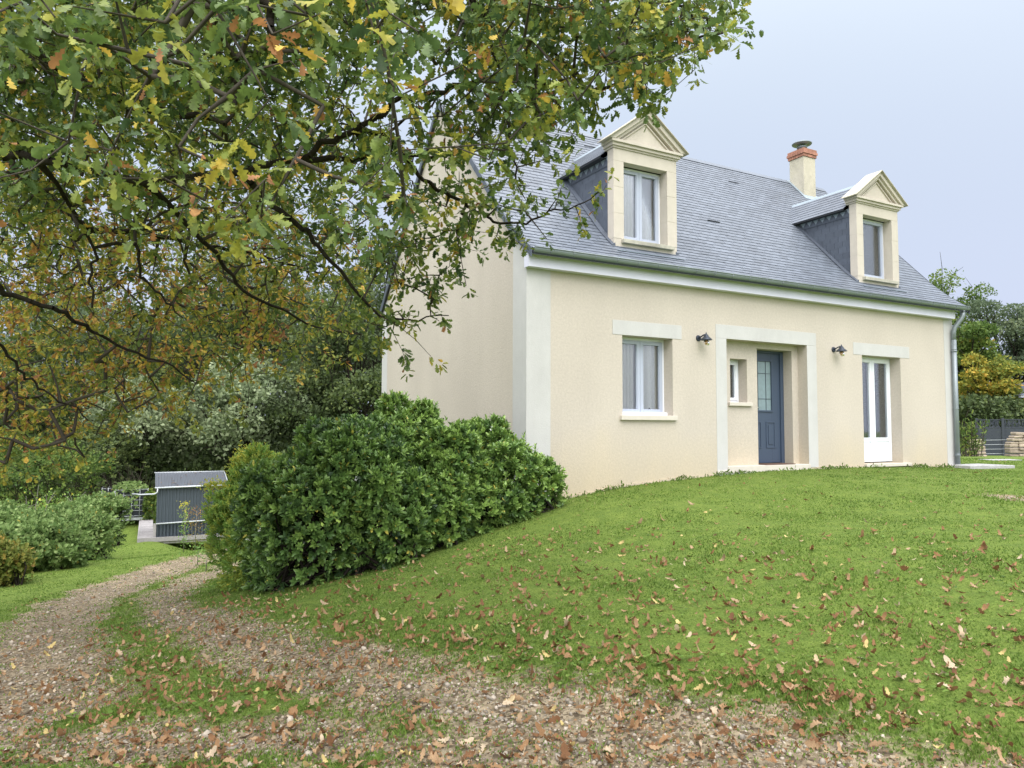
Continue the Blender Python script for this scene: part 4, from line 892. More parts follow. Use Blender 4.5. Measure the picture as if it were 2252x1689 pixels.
shrub('shrub', 'olive green shrub behind the raspberry row, below the wood', [bl(95, 1045, 27, 120, 75, .8), bl(20, 1020, 28, 90, 70, .8)], 'yg', 2600, .12, leaf_oval(.55), 5, None, 16, hue=(.1, .7), shoot=.15, rough=.3)
shrub('shrub', 'dark green shrub at the foot of the wood, left of the shed', [bl(215, 1010, 31, 90, 75, .8)], 'wood', 1600, .13, leaf_oval(.55), 5, None, 17, hue=(.3, 1), rough=.3)
b = ground_at(75, 22.5); t = empty('small_tree', tuple(b), 'small half bare tree with pale thin stems behind the raspberry bushes', 'tree'); mb = MB(); LP = []
for i in range(11):
    a_ = rng.normal(.5, .5); l_ = rng.uniform(1.2, 2.3); p = b + np.array([rng.normal(0, .06), rng.normal(0, .06), 0]); pts = [p]
    for k in range(5): p = p + np.array([a_ * .13 * (1 + k * .3), rng.normal(0, .08), l_ / 5]) + rng.normal(0, .03, 3); pts.append(p)
    mb.tube(pts, [.03, .025, .02, .015, .01, .005], 5, False)
    for k in (2, 3, 4):
        for s_ in range(3):
            e_ = pts[k] + np.array([rng.normal(.1, .35), rng.normal(0, .25), rng.uniform(.05, .4)]); mb.tube([pts[k], (pts[k] + e_) / 2 + [0, 0, .03], e_], [.009, .006, .003], 4, False); LP.append(e_ + rng.normal(0, .09, (9, 3)))
mb.build('trunk', M['pbark'], t); LP = np.concatenate(LP); X, Y, Z = frames(rdir(len(LP)) + [0, 0, -.4])
V, pol, a = scatter(*leaf_oval(.5), LP, X, Y, Z, .09 * rng.uniform(.6, 1.2, len(LP)), np.clip(rng.normal(.6, .3, len(LP)), 0, 1)); mesh_obj('crown', V, pol, LM['lightgreen'], t, {'rnd': a})
def wisp(label, u, v0, v1, tt, lm, wdt=.06, n=160, leaf=.05, cat='plant', name='sapling', hue=.8):
    b = ground_at(u, tt); top = P3(u, v0, tt)[2]; t = empty(name, tuple(b), label, cat); mb = MB(); mb.tube([b, [b[0], b[1], (b[2] + top) / 2], [b[0] + .02, b[1], top]], [.012, .009, .004], 5); mb.build('stem', M['pbark'], t)
    f = rng.random(n) ** .8; LP = np.stack([b[0] + rng.normal(0, wdt, n), b[1] + rng.normal(0, wdt, n), b[2] + .1 + (top - b[2]) * f], 1); X, Y, Z = frames(rdir(n) + [0, 0, .6])
    V, pol, a = scatter(*leaf_oval(.45), LP, X, Y, Z, leaf * rng.uniform(.6, 1.2, n), np.clip(hue * .4 + hue * .6 * f + rng.normal(0, .08, n), 0, 1)); mesh_obj('foliage', V, pol, LM[lm], t, {'rnd': a})
wisp('thin sapling with a yellow top in front of the shed wall', 412, 1108, 1190, 21.5, 'lightgreen', .07, 230, .06, hue=1.05)
wisp('small orange twiggy bush before the shed wall', 437, 1120, 1185, 22, 'russet', .17, 260, .05, hue=.9, cat='bush', name='small_bush')
wisp('tall weed with a few leaves at the edge of the track', 443, 1205, 1240, 15.5, 'lightgreen', .09, 40, .07, hue=.4, name='weed')
wisp('leafy weed beside the track, left of the shrubs', 462, 1215, 1240, 14.5, 'lightgreen', .13, 60, .06, hue=.5, name='weed')

# ------------------------------------------------------------------ shed, deck, tanks
RX = np.array([R_[0], R_[1], 0]); RX /= np.linalg.norm(RX); BX = np.array([-RX[1], RX[0], 0]); UZ = np.array([0, 0, 1.])
BS = np.array([.034, 1.0, 0]); BS /= np.linalg.norm(BS); RS = np.array([BS[1], -BS[0], 0])
so_ = P3(343, 1182, 24); zt = P3(343, 1073, 24)[2]
t = empty('shed', tuple(so_), 'small anthracite corrugated metal shed at the edge of the wood', 'shed')
SW, SD = 2.12, 1.9; hb = zt - so_[2]
def sp(a, b, c): return so_ + RS * a + BS * b + UZ * c
def corr_panel(mb, a0, a1, z0, z1, b0, pitch=.105, depth=.02, roofz=None, roofb=None):
    prof = []; x = a0
    while x < a1 - 1e-6:
        for dx, dd in ((0, 0), (.35, 0), (.5, 1), (.85, 1)):
            xx = x + dx * pitch
            if xx < a1: prof.append((xx, dd * depth))
        x += pitch
    prof.append((a1, 0)); V = []
    for xx, dd in prof:
        if roofz is None: V += [sp(xx, b0 + dd, z0), sp(xx, b0 + dd, z1)]
        else: V += [sp(xx, b0, z0 + dd), sp(xx, roofb, roofz + dd)]
    mb.add(V, [(2 * i, 2 * i + 2, 2 * i + 3, 2 * i + 1) for i in range(len(prof) - 1)])
mb = MB(); corr_panel(mb, 0, SW, .48, hb - .02, 0); corr_panel(mb, .02, SW, .0, .48, .03)
for i in range(24): c = sp(.05 + i * .1, -.004, hb * .55 + .12); mb.obox(c, RS * .012, BS * .006, UZ * .012)
mb.obox(sp(.0, .05, 0), RS * SW, BS * (SD - .05), UZ * (hb - .03)); mb.build('wall', M['shedw'], t)
zr = P3(338, 1039, 26.2)[2] - so_[2]
mb = MB(); corr_panel(mb, -.07, SW + .08, hb + .02, 0, -.08, .1, .018, zr, SD + .1); rf = mb.build('roof', M['shedr'], t)
mb = MB(); V = [sp(0, .05, hb - .04), sp(0, SD, hb - .04), sp(0, SD, zr - .03), sp(SW, .05, hb - .04), sp(SW, SD, hb - .04), sp(SW, SD, zr - .03)]; mb.add(V, [(0, 1, 2), (3, 5, 4), (1, 4, 5, 2)]); mb.build('gable', M['shedw'], t)
mb = MB(); mb.tube([sp(-.1, SD + .1, zr + .01), sp(SW + .1, SD + .1, zr + .01)], .02, 6); mb.build('roof_trim', M['galv'], rf)
mb = MB(); mb.tube([sp(SW + .08, -.08, hb + .03), sp(SW + .1, SD + .1, zr + .01)], .015, 6); mb.build('roof_trim', M['galv'], rf)
mb = MB(); mb.tube([sp(-.08, -.11, hb - .0), sp(SW + .1, -.11, hb + .03)], .028, 8); mb.tube([sp(-.0, -.11, hb - .01), sp(-.0, -.11, hb - .14), sp(-.08, -.11, hb - .2), sp(-.5, .1, hb - .22), sp(-.75, .8, hb - .24)], .024, 8); mb.build('gutter_pipe', M['galv'], t)
mb = MB(); mb.tube([sp(-.02, -.06, .45), sp(SW + .1, -.06, .50)], .024, 8); mb.build('rail_pipe', M['galv'], t)
mb = MB(); mb.obox(sp(-.09, -.03, -.0), RS * .085, BS * .1, UZ * .45); mb.build('corner_post', M['plank'], t)
t = empty('deck', tuple(sp(-.5, 0, 0)), 'grey plank deck running along the left side of the shed', 'deck'); mb = MB()
for i in range(34): mb.obox(sp(-.50, -.1 + i * .15, -.01), RS * .42, BS * .14, UZ * .04)
mb.build('planks', M['plank'], t); mb = MB(); mb.obox(sp(-.55, -.16, -.12), RS * (SW + .75), BS * .055, UZ * .14); mb.obox(sp(-.55, -.104, -.12), RS * .045, BS * 5.1, UZ * .14); mb.obox(sp(-.5, -.10, -.2), RS * (SW + .6), BS * 1.9, UZ * .14); mb.build('deck_edge', M['plank'], t)
def tank(label, o, wd, dp, hh):
    t = empty('water_tank', tuple(o), label, 'tank', 'black caged water tanks'); q = lambda a, b, c: o + RS * a + BS * b + UZ * c
    mb = MB(); mb.obox(q(.03, .03, .12), RS * (wd - .06), BS * (dp - .06), UZ * (hh - .14)); mb.build('bottle', M['tank'], t, bevel=.05)
    mb = MB(); mb.obox(q(0, 0, 0), RS * wd, BS * dp, UZ * .1); mb.build('pallet', M['galv'], t)
    mb = MB()
    for k in range(6): z = .16 + k * (hh - .18) / 5; mb.tube([q(0, dp, z), q(0, 0, z), q(wd, 0, z), q(wd, dp, z)], .012, 5)
    for k in range(5): a = wd * k / 4; mb.tube([q(a, 0, .1), q(a, 0, hh), q(a, dp, hh)], .012, 5)
    mb.build('cage', M['galv'], t)
o_ = P3(252, 1146, 28); tank('black water tank in a metal cage beside the shed deck, nearer one', o_, 1.12, 1.0, 1.2)
o_ = P3(222, 1140, 29.6); tank('black caged water tank partly hidden behind the raspberry leaves', o_, .9, 1.0, 1.22)
shrub('bush', 'small leafy climber growing over the black tanks', [bl(285, 1078, 28.6, 32, 14, 1)], 'rasp', 240, .1, RT, 5, None, 31, hue=(.3, .9), shoot=.15, stems=False)
shrub('bush', 'leafy green climber between the tanks and the shed wall', [bl(330, 1115, 28.4, 12, 36, 1)], 'yg', 260, .09, RT, 5, None, 32, hue=(.1, .7), stems=False)
# leaves lying on the shed roof
n = 60; a_ = rng.uniform(0, SW, n); f = rng.random(n) ** 1.5; LP = np.array([sp(a, -.05 + (SD) * k, hb + .045 + (zr - hb) * (k * SD + .03) / (SD + .18)) for a, k in zip(a_, f)])
X, Y, Z = frames(rdir(n) * [1, 1, .1], np.tile([0, 0, 1.], (n, 1))); V, pol, a = scatter(*leaf_oak_simple(), LP, X, Y, Z, .075 * rng.uniform(.7, 1.2, n), rng.random(n))
LM['litter'] = mat_leaf('dry oak leaves', [(0, (.12, .055, .025)), (.3, (.22, .115, .05)), (.65, (.31, .20, .11)), (.9, (.46, .37, .26)), (1, (.46, .35, .1))], .7, .12, .25, .25)
o = mesh_obj('roof_leaves', V, pol, LM['litter'], None, {'rnd': a}); tag(o, 'scatter of small fallen leaves on the grey shed roof', 'leaves', kind='stuff')

# ------------------------------------------------------------------ far right: screen fence, stone stacks, plant, neighbour roof
fo = np.array(P3(2150, 1003, 33)); fe = np.array(P3(2330, 1003, 31.5)); fd = (fe - fo); fd[2] = 0; FL = np.linalg.norm(fd); fd /= FL; fn = np.array([fd[1], -fd[0], 0])
t = empty('screen_fence', tuple(fo), 'anthracite panel fence with a cut-out leaf pattern along its top', 'fence'); np_ = 3; pwid = FL / np_
for i in range(np_ + 1): mb = MB(); mb.obox(fo + fd * (i * pwid - .05) + [0, 0, -.1], fd * .1, fn * .1, UZ * 1.82); mb.build('fence_post', M['fence'], t)
for i in range(np_):
    o_ = fo + fd * (i * pwid + .055) + [0, 0, 0]; lw = pwid - .11
    mb = MB()
    for k in range(8): mb.obox(o_ + [0, 0, .04 + k * .152], fd * lw, fn * .04, UZ * .148)
    mb.build('slat_panel', M['fence'], t)
    mb = MB(); z0 = 1.26; z1 = 1.64
    mb.obox(o_ + [0, 0, z0], fd * lw, fn * .03, UZ * .03); mb.obox(o_ + [0, 0, z1], fd * lw, fn * .03, UZ * .03)
    for k in range(34):
        a = o_ + fd * (lw * (k + .2) / 34) + [0, 0, z0 + .03]; pp = [a + fn * .012]; dx = rng.normal(0, .04)
        for q in range(4): dx += rng.normal(0, .04); pp.append(a + fn * .012 + fd * np.clip(dx, -.1, .1) + [0, 0, (z1 - z0 - .03) * (q + 1) / 4])
        mb.tube(pp, [.022, .016, .028, .014, .02], 4, False)
    mb.build('pattern_panel', M['fence'], t)
def stack(label, c, wd, rows, grp):
    z = 0
    for r in range(rows):
        ww = wd * math.sqrt(max(.1, 1 - (r / rows) ** 2.2)); n = max(1, int(ww / .3))
        for i in range(n):
            mb = MB(); x = -wd / 2 * (1 if grp else 1) + (wd - ww) * .5 + i * ww / n; hh = rng.uniform(.085, .12); l_ = ww / n * rng.uniform(.85, .98)
            mb.obox(c + RX * (x + rng.normal(0, .01)) + UZ * z + BX * rng.normal(0, .03), RX * l_ + UZ * rng.normal(0, .01), BX * .35, UZ * hh)
            o = mb.build('stone', M['log'], None, bevel=.03); tag(o, label, 'stone', grp)
        z += .118
stack('tan split stone in the small rounded stack left of the screen fence', np.array(P3(2153, 1006, 27.5)), .68, 6, 'stones of the left stack')
stack('brown split stone in the larger stack at the right edge', np.array(P3(2252, 1004, 28)), 1.1, 8, 'stones of the right stack')
mb = MB()
for k in range(4): mb.tube([P3(2165, 968 + k * 10, 28.2), P3(2235, 967 + k * 10, 28.4)], .007, 4)
o = mb.build('wire_fence', M['galv'], None); tag(o, 'thin wires strung between the two stone stacks', 'wire')
b = ground_at(2132, 26); t = empty('tall_plant', tuple(b), 'tall green plant with upright stems beside the small stone stack', 'plant'); mb = MB(); LP = []
for i in range(36):
    hh = rng.uniform(.5, 1.45); lx = rng.normal(0, .2); e_ = b + RX * lx * 2 + [0, 0, hh]; s0 = b + RX * (lx + rng.normal(0, .1)); mb.tube([s0, (s0 + e_) / 2 + [0, 0, .1], e_], [.012, .01, .004], 4, False); k = rng.random(18)[:, None] ** .7; LP.append(s0 * (1 - k) + e_ * k + rng.normal(0, .06, (18, 3)))
mb.build('stems', M['twig'], t); LP = np.concatenate(LP); X, Y, Z = frames(rdir(len(LP)) + [0, 0, .8]); V, pol, a = scatter(*leaf_oval(.22), LP, X, Y, Z, .15 * rng.uniform(.6, 1.2, len(LP)), rng.random(len(LP)) * .95); mesh_obj('foliage', V, pol, LM['yg'], t, {'rnd': a})
nb_ = np.array(P3(2246, 874, 39)); g0 = ground_at(2236, 39)
t = empty('neighbour_house', tuple(g0), 'corner of a neighbouring house with dark roof and white eaves at the right edge', 'house'); q = lambda a, b, c: nb_ + RX * a + BX * b + UZ * c
mb = MB(); mb.hexa([q(0, 0, 0), q(7, 0, 0), q(7, 6, 0), q(0, 6, 0)], [q(0, 0, .12), q(7, 0, .12), q(7, 6, .12), q(0, 6, .12)]); mb.build('eaves', M['fascia'], t)
mb = MB(); mb.add([q(-.1, -.1, .121), q(7, -.1, .121), q(7, 6.1, .121), q(-.1, 6.1, .121), q(4.4, 3, 1.5), q(7, 3, 1.5)], [(0, 1, 5, 4), (0, 4, 3), (3, 4, 5, 2), (1, 2, 5)]); mb.build('roof', M['slatecheek'], t)
hz = nb_[2] - g0[2]; mb = MB(); mb.obox(q(.5, .5, -hz - .3), RX * 6, BX * 5, UZ * (hz + .3)); mb.build('wall', M['render'], t)
dz = hit(2185, 1012, 8, 40); mb = MB(); mb.obox(dz + [-.5, -.2, -.03], (.95, -.3, 0), (.3, .5, 0), (0, 0, .05)); o = mb.build('drain_cover', M['concrete'], None); tag(o, 'flat drain cover in the grass between house and screen fence', 'drain cover')
# far field behind the wood on the left
a = P3(-900, 955, 110); b_ = P3(60, 955, 110); mb = MB(); mb.add([P3(-900, 975, 95), P3(150, 975, 95), P3(260, 928, 160), P3(-1400, 928, 160)], [(0, 1, 2, 3)]); o = mb.build('ploughed_field', mat_plain('ochre field', (.42, .27, .15), .95, .2, .5), None); tag(o, kind='structure')

# ------------------------------------------------------------------ the oak: trunk beyond the left edge, limbs reaching over the lawn
OT = P3(-1150, 1300, 5.2); OT[2] = h1(OT[0], OT[1])
oak = empty('oak_tree', tuple(OT), 'large oak reaching its green and gold branches over the lawn and the gable', 'tree')
nodes = []; par = []; rad = []
def add_path(pts, r0, r1, parent=-1):
    pts = [np.array(p, float) for p in pts]; k = parent; tot = sum(np.linalg.norm(b - a) for a, b in zip(pts[:-1], pts[1:])); acc = 0
    if k < 0: nodes.append(pts[0]); par.append(-1); rad.append(r0); k = len(nodes) - 1
    for a, b in zip(pts[:-1], pts[1:]):
        l_ = np.linalg.norm(b - a); m_ = max(1, int(l_ / .14))
        for i in range(1, m_ + 1):
            p = a + (b - a) * i / m_ + (rng.normal(0, .012, 3) if r0 > .01 else 0); acc += l_ / m_
            nodes.append(p); par.append(k); rad.append(r0 + (r1 - r0) * acc / tot); k = len(nodes) - 1
    return k
fork = OT + [.2, .1, 3.1]
add_path([OT + [0, 0, -.3], OT + [.03, .02, 1.2], fork, OT + [.3, .3, 5.5], OT + [.2, .8, 7.5]], .36, .12); f0 = 0
fi = int(np.argmin([np.linalg.norm(n_ - fork) for n_ in nodes]))
u_near = False
def _limb_end(p0, P_, r0, r1, k):
    Q = [np.array(p0)] + P_; Q = [2 * Q[0] - Q[1]] + Q + [2 * Q[-1] - Q[-2]]; out = []
    for i in range(1, len(Q) - 2):
        for s_ in np.linspace(0, 1, 5)[:-1]:
            out.append(.5 * (2 * Q[i] + (Q[i + 1] - Q[i - 1]) * s_ + (2 * Q[i - 1] - 5 * Q[i] + 4 * Q[i + 1] - Q[i + 2]) * s_ ** 2 + (3 * Q[i] - Q[i - 1] - 3 * Q[i + 1] + Q[i + 2]) * s_ ** 3))
    out.append(Q[-2]); return add_path(out, r0, r1, k)
def limb(px, t0, t1, r0, r1, root=None):
    if u_near and root is None or t0 > 6.9: t0 *= .76; t1 *= .8; r0 *= .8
    n = len(px); P_ = [P3(u, v, t0 + (t1 - t0) * i / (n - 1)) for i, (u, v) in enumerate(px)]
    if root is None: k = fi
    else:
        A = np.array(nodes); k = int(np.argmin(np.linalg.norm(A - P_[0], axis=1)))
    return _limb_end(nodes[k], P_, r0, r1, k)
limb([(-350, 300), (-80, 330), (80, 350), (177, 367), (330, 400), (480, 380), (658, 350), (717, 312), (780, 287), (840, 249), (900, 215), (1000, 190), (1120, 175), (1338, 188), (1392, 141), (1500, 90), (1590, 75)], 5.2, 4.9, .048, .008)
limb([(675, 350), (780, 350), (830, 330), (890, 350), (920, 385), (975, 418), (1023, 447), (1062, 471), (1101, 491), (1155, 489), (1207, 465), (1267, 456), (1330, 415)], 5.3, 6.0, .024, .0035, 1)
limb([(793, 287), (844, 295), (886, 338), (960, 345), (1040, 330), (1110, 330)], 5.2, 5.3, .022, .005, 1)
limb([(-400, 420), (-100, 400), (63, 388), (110, 430), (181, 494), (228, 506), (316, 515), (450, 540), (560, 560), (700, 600)], 6.5, 8.0, .07, .01)
limb([(-300, 560), (-60, 610), (13, 645), (114, 677), (163, 702), (203, 726), (280, 770), (360, 800), (430, 840)], 7.0, 9.0, .06, .007)
limb([(-300, 720), (-60, 750), (0, 763), (41, 811), (73, 844), (130, 880), (200, 920)], 7.2, 8.5, .04, .006)
limb([(472, 560), (537, 641), (620, 680), (700, 720), (790, 740)], 8.0, 9.2, .03, .006, 1)
limb([(600, 450), (662, 502), (717, 561), (780, 640), (850, 698), (920, 700), (985, 690)], 7.0, 7.8, .03, .004, 1)
limb([(198, 520), (200, 600), (207, 675)], 7.6, 7.4, .022, .008, 1)
limb([(300, 540), (309, 604), (358, 649), (400, 700)], 7.8, 7.8, .02, .006, 1)
limb([(-600, -100), (-200, 60), (60, 120), (181, 169), (236, 207), (330, 240), (470, 260)], 4.6, 5.0, .075, .02)
limb([(-500, -500), (0, -420), (300, -250), (520, -120), (582, 0), (600, 80), (608, 139)], 4.2, 4.0, .08, .02)
limb([(300, -250), (600, -220), (900, -150), (1066, 43), (1081, 90), (1113, 195), (1117, 253), (1131, 351), (1135, 400)], 4.0, 4.3, .04, .005, 1)
limb([(900, -150), (1150, -120), (1350, -60), (1480, 10), (1560, 60)], 4.1, 4.6, .03, .005, 1)
limb([(840, 300), (905, 255), (965, 217), (1034, 166)], 6.2, 6.2, .02, .006, 1)
nl = len(nodes)
# density of foliage over the photograph, 100 px cells from u=-300, v=-300 (rows outside the frame continue the crown)
DEN = """
4 4 4 4 4 4 4 4 4 4 4 4 4 3 3 3 3 0 0 0
4 4 5 5 5 5 5 5 5 5 5 5 5 4 4 4 4 3 0 0
4 5 5 6 6 6 6 6 6 6 6 6 6 6 6 6 6 5 1 0
4 5 9 9 9 9 9 9 9 9 8 8 8 8 8 8 8 8 6 1
4 5 9 9 9 9 9 9 9 8 6 3 2 5 8 8 6 4 0 0
4 5 9 9 9 9 9 9 9 8 4 2 1 6 6 4 0 0 0 0
4 5 9 9 9 9 9 9 9 8 8 4 2 3 2 0 0 0 0 0
4 5 9 9 9 9 9 9 9 9 8 5 3 2 1 0 1 0 0 0
4 5 9 9 9 9 9 9 9 9 9 5 4 3 2 0 0 0 0 0
4 5 9 9 9 9 9 9 9 9 7 3 2 0 0 0 0 0 0 0
4 5 9 9 9 9 9 9 8 7 5 2 1 0 0 0 0 0 0 0
4 5 9 9 9 8 7 4 2 0 0 0 0 0 0 0 0 0 0 0
4 5 8 8 6 3 0 0 0 0 0 0 0 0 0 0 0 0 0 0
3 3 3 2 0 0 0 0 0 0 0 0 0 0 0 0 0 0 0 0"""
DG = np.array([[int(c) for c in r.split()] for r in DEN.strip().split('\n')], float) / 9
def den(u, v):
    x = (u + 300) / 100 - .5; y = (v + 300) / 100 - .5; x0 = np.floor(x).astype(int); y0 = np.floor(y).astype(int); fx_, fy_ = x - x0, y - y0
    g = lambda a, b: np.where((a >= 0) & (a < 20) & (b >= 0) & (b < 14), DG[np.clip(b, 0, 13), np.clip(a, 0, 19)], 0)
    return g(x0, y0) * (1 - fx_) * (1 - fy_) + g(x0 + 1, y0) * fx_ * (1 - fy_) + g(x0, y0 + 1) * (1 - fx_) * fy_ + g(x0 + 1, y0 + 1) * fx_ * fy_
n = 13000; u = rng.uniform(-300, 1700, n); v = rng.uniform(-300, 1080, n); dn = den(u, v)
ok = rng.random(n) < np.clip((dn - .06) * 1.1, 0, 1); u, v, dn = u[ok], v[ok], dn[ok]; n = len(u)
f = np.clip((v + 0) / 850, 0, 1); lo = 3.0 + 4.0 * f; hi = 5.2 + 5.0 * np.clip(f * 1.5, 0, 1)
right = u > 820; lo = np.where(right, np.where(v < 380, 3.2, 5.2), lo); hi = np.where(right, np.where(v < 380, 5.2, 6.6), hi)
t_ = lo + (hi - lo) * rng.random(n) ** .65
keepn = rng.random(n) < np.clip((t_ / 6.5) ** 1.3 + .12, .2, 1) * np.where(right & (v < 300), 1.0, 1) ; 
u, v, t_ = u[keepn], v[keepn], t_[keepn]; n = len(u)
CL = P3(u, v, t_)
# a few leafy sprays hanging close to the camera at the top
nu = rng.uniform(-100, 980, 30); nv = rng.uniform(-140, 90, 30); CL = np.concatenate([CL, P3(nu, nv, rng.uniform(1.6, 2.5, 30))]); nu = rng.uniform(-60, 900, 70); nv = rng.uniform(60, 520, 70); CL = np.concatenate([CL, P3(nu, nv, rng.uniform(2.4, 3.4, 70))]); 
LN = np.array(nodes); lu, lv, lz = project(LN); sel_ = np.where((lz > 1) & (lu > 780) & (lu < 1560) & (rng.random(len(LN)) < .8))[0]
CL = np.concatenate([CL] + [LN[sel_] + rng.normal(0, .10, (len(sel_), 3)) + [0, 0, -.03] for _ in range(1)])
low_ok = CL[:, 2] > H(CL[:, 0], CL[:, 1]) + 1.0; CL = CL[low_ok]
A = np.array(nodes); 
d0 = np.array([np.min(np.linalg.norm(A - c, axis=1)) for c in CL]); order = np.argsort(d0)
buf = np.empty((60000, 3)); cnt = len(nodes); buf[:cnt] = A; tips = []
for i in order:
    c = CL[i]; d = np.linalg.norm(buf[:cnt] - c, axis=1); k = int(np.argmin(d)); dist = d[k]
    if dist < .05: tips.append((k, c, c - buf[k])); continue
    a = buf[k]; m_ = max(1, int(dist / .16)); sag = .06 * dist * np.array([0, 0, 1]) + rng.normal(0, .05 * dist, 3)
    kk = k
    for j in range(1, m_ + 1):
        s_ = j / m_; p = a + (c - a) * s_ + sag * math.sin(math.pi * s_)
        nodes.append(p); par.append(kk); rad.append(.003); kk = len(nodes) - 1; buf[cnt] = p; cnt += 1
    tips.append((kk, c, c - buf[par[kk]] if par[kk] >= 0 else c - a))
# thicken by load
ND = np.array(nodes); load = np.zeros(len(nodes))
for i in range(len(nodes) - 1, 0, -1):
    load[i] += .0000022; 
    if par[i] >= 0: load[par[i]] += load[i]
rr = np.maximum(np.array(rad), 0); new = np.arange(len(nodes)) >= nl
rr = np.where(new, np.clip(np.sqrt(load) * 1.3, .0022, .018), rr)
k5 = np.array([(math.cos(2 * math.pi * j / 5), math.sin(2 * math.pi * j / 5)) for j in range(5)])
def edge_mesh(idx, name, k, mat):
    k5 = np.array([(math.cos(2 * math.pi * j / k), math.sin(2 * math.pi * j / k)) for j in range(k)])
    pi_ = np.array(par)[idx]; a = ND[pi_]; b = ND[idx]; D = b - a; D /= np.linalg.norm(D, axis=1, keepdims=True) + 1e-9
    X, Y, Z = frames(D, np.tile([.31, .2, .93], (len(D), 1)))
    ra = np.minimum(rr[pi_], rr[idx] * 1.8 + .002); ra = np.where(pi_ < nl, np.where(np.array(idx) < nl, rr[pi_], ra), ra)
    V = np.concatenate([a[:, None] + ra[:, None, None] * (k5[None, :, :1] * X[:, None] + k5[None, :, 1:] * Z[:, None]), b[:, None] + rr[idx][:, None, None] * (k5[None, :, :1] * X[:, None] + k5[None, :, 1:] * Z[:, None])], 1)
    base = (np.arange(len(idx)) * 2 * k)[:, None]
    F = np.concatenate([base + np.array([[j, (j + 1) % k, k + (j + 1) % k, k + j]]) for j in range(k)])
    return mesh_obj(name, V.reshape(-1, 3), [F], mat, oak, {'rnd': np.zeros(len(V) * 2 * k)}, True)
ix = np.arange(len(nodes)); hasp = np.array(par) >= 0
edge_mesh(ix[hasp & ~new], 'trunk', 9, M['bark']); edge_mesh(ix[hasp & new], 'twigs', 4, M['twig'])
# leaves at the twig ends
LP, LY, LS, LA = [], [], [], []
for kk, c, dr_ in tips:
    dr_ = dr_ / (np.linalg.norm(dr_) + 1e-9); m_ = rng.integers(10, 19)
    uu, vv, zz = project(c); gold = np.clip((vv - 250) / 420, 0, 1) * np.clip((900 - uu) / 350, 0, 1) * .30
    hb_ = np.clip(rng.normal(.38 + gold, .19), 0, 1)
    s_ = rng.random(m_) ** .7; off = rng.normal(0, 1, (m_, 3)); off /= np.linalg.norm(off, axis=1, keepdims=True)
    ax = dr_ * .7 + [0, 0, -.25] + rng.normal(0, .25, 3); ax /= np.linalg.norm(ax)
    LP.append(c + ax * ((s_ - .5) * .24)[:, None] + off * .018); LY.append(ax * .55 + off * .95 + [0, 0, -.35]); LS.append(rng.uniform(.05, .092, m_) * (.9 if zz < 4.2 else .84)); LA.append(np.clip(hb_ + rng.normal(0, .13, m_) + (rng.random(m_) < .035) * .5, 0, 1))
LP = np.concatenate(LP); LY = np.concatenate(LY); LS = np.concatenate(LS); LA = np.concatenate(LA)
# keep clear of the house walls
inside = (LP[:, 0] > -.1) & (LP[:, 1] > -.15); LP, LY, LS, LA = LP[~inside], LY[~inside], LS[~inside], LA[~inside]
uu, vv, zz = project(LP); nearm = zz < 4.6
X, Y, Z = frames(LY, rdir(len(LY)) * .8 + [0, 0, 1]); X = -X
for nm, sel, tm in (('foliage', nearm, leaf_oak(True, .35)), ('foliage', ~nearm, leaf_oak_simple())):
    sc_ = LS[sel][:, None] * np.stack([rng.uniform(.8, 1.15, sel.sum()), np.ones(sel.sum()), rng.uniform(-1, 2, sel.sum())], 1)
    V, pol, a = scatter(*tm, LP[sel], X[sel], Y[sel], Z[sel], sc_, LA[sel]); mesh_obj(nm, V, pol, LM['oak'], oak, {'rnd': a})
print('oak leaves', len(LP), 'near', int(nearm.sum()), 'nodes', len(nodes))

# ------------------------------------------------------------------ grass, gravel, fallen leaves
M['grass'] = mat_leaf('grass blades', [(0, (.065, .115, .022)), (.5, (.132, .218, .038)), (.85, (.20, .295, .058)), (1, (.34, .32, .15))], .6, .3, .25, .1)
def polar(n, r0, r1, spread=46, power=1.0):
    th = rng.uniform(-math.radians(spread), math.radians(spread), n); r = r0 * (r1 / r0) ** (rng.random(n) ** power)
    f2 = F_[:2] / np.linalg.norm(F_[:2]); r2 = R_[:2] / np.linalg.norm(R_[:2])
    return CAM[0] + r * (np.cos(th) * f2[0] + np.sin(th) * r2[0]), CAM[1] + r * (np.cos(th) * f2[1] + np.sin(th) * r2[1]), r
n = 560000; gx, gy, gr_ = polar(n, 1.7, 26, 44, .8)
pmk = path_mask(gx, gy); hid = (gx > -.02) & (gx < L + .02) & (gy > -.02)
ok = (rng.random(n) < np.clip(1.25 - pmk * 1.22, .03, 1)) & ~hid; gx, gy, gr_, pmk = gx[ok], gy[ok], gr_[ok], pmk[ok]; n = len(gx); gz = H(gx, gy) - .012
hgt = rng.uniform(.010, .028, n) * (1 + .35 * vnoise(gx, gy, 1.9, 5)) * np.where(pmk > .5, .65, 1) * (1 + gr_ * .012); wd = (.0022 + .00045 * gr_) * rng.uniform(.7, 1.3, n)
edge = (np.abs(gy) < .12) & (gx > 0) & (gx < 11) & (vnoise(gx, gy * 0, 1.5, 3) > .1); hgt = np.where(edge, hgt * 1.5, hgt)
th = rng.uniform(0, 6.283, n); ln = rng.uniform(.1, .9, n) * hgt; lt = rng.uniform(0, 6.283, n)
B = np.stack([gx, gy, gz], 1); dx = np.stack([np.cos(th) * wd, np.sin(th) * wd, 0 * wd], 1); tp = B + np.stack([np.cos(lt) * ln, np.sin(lt) * ln, hgt], 1); md = B + np.stack([np.cos(lt) * ln * .35, np.sin(lt) * ln * .35, hgt * .6], 1)
V = np.stack([B - dx, B + dx, md + dx * .8, tp, md - dx * .8], 1).reshape(-1, 3)
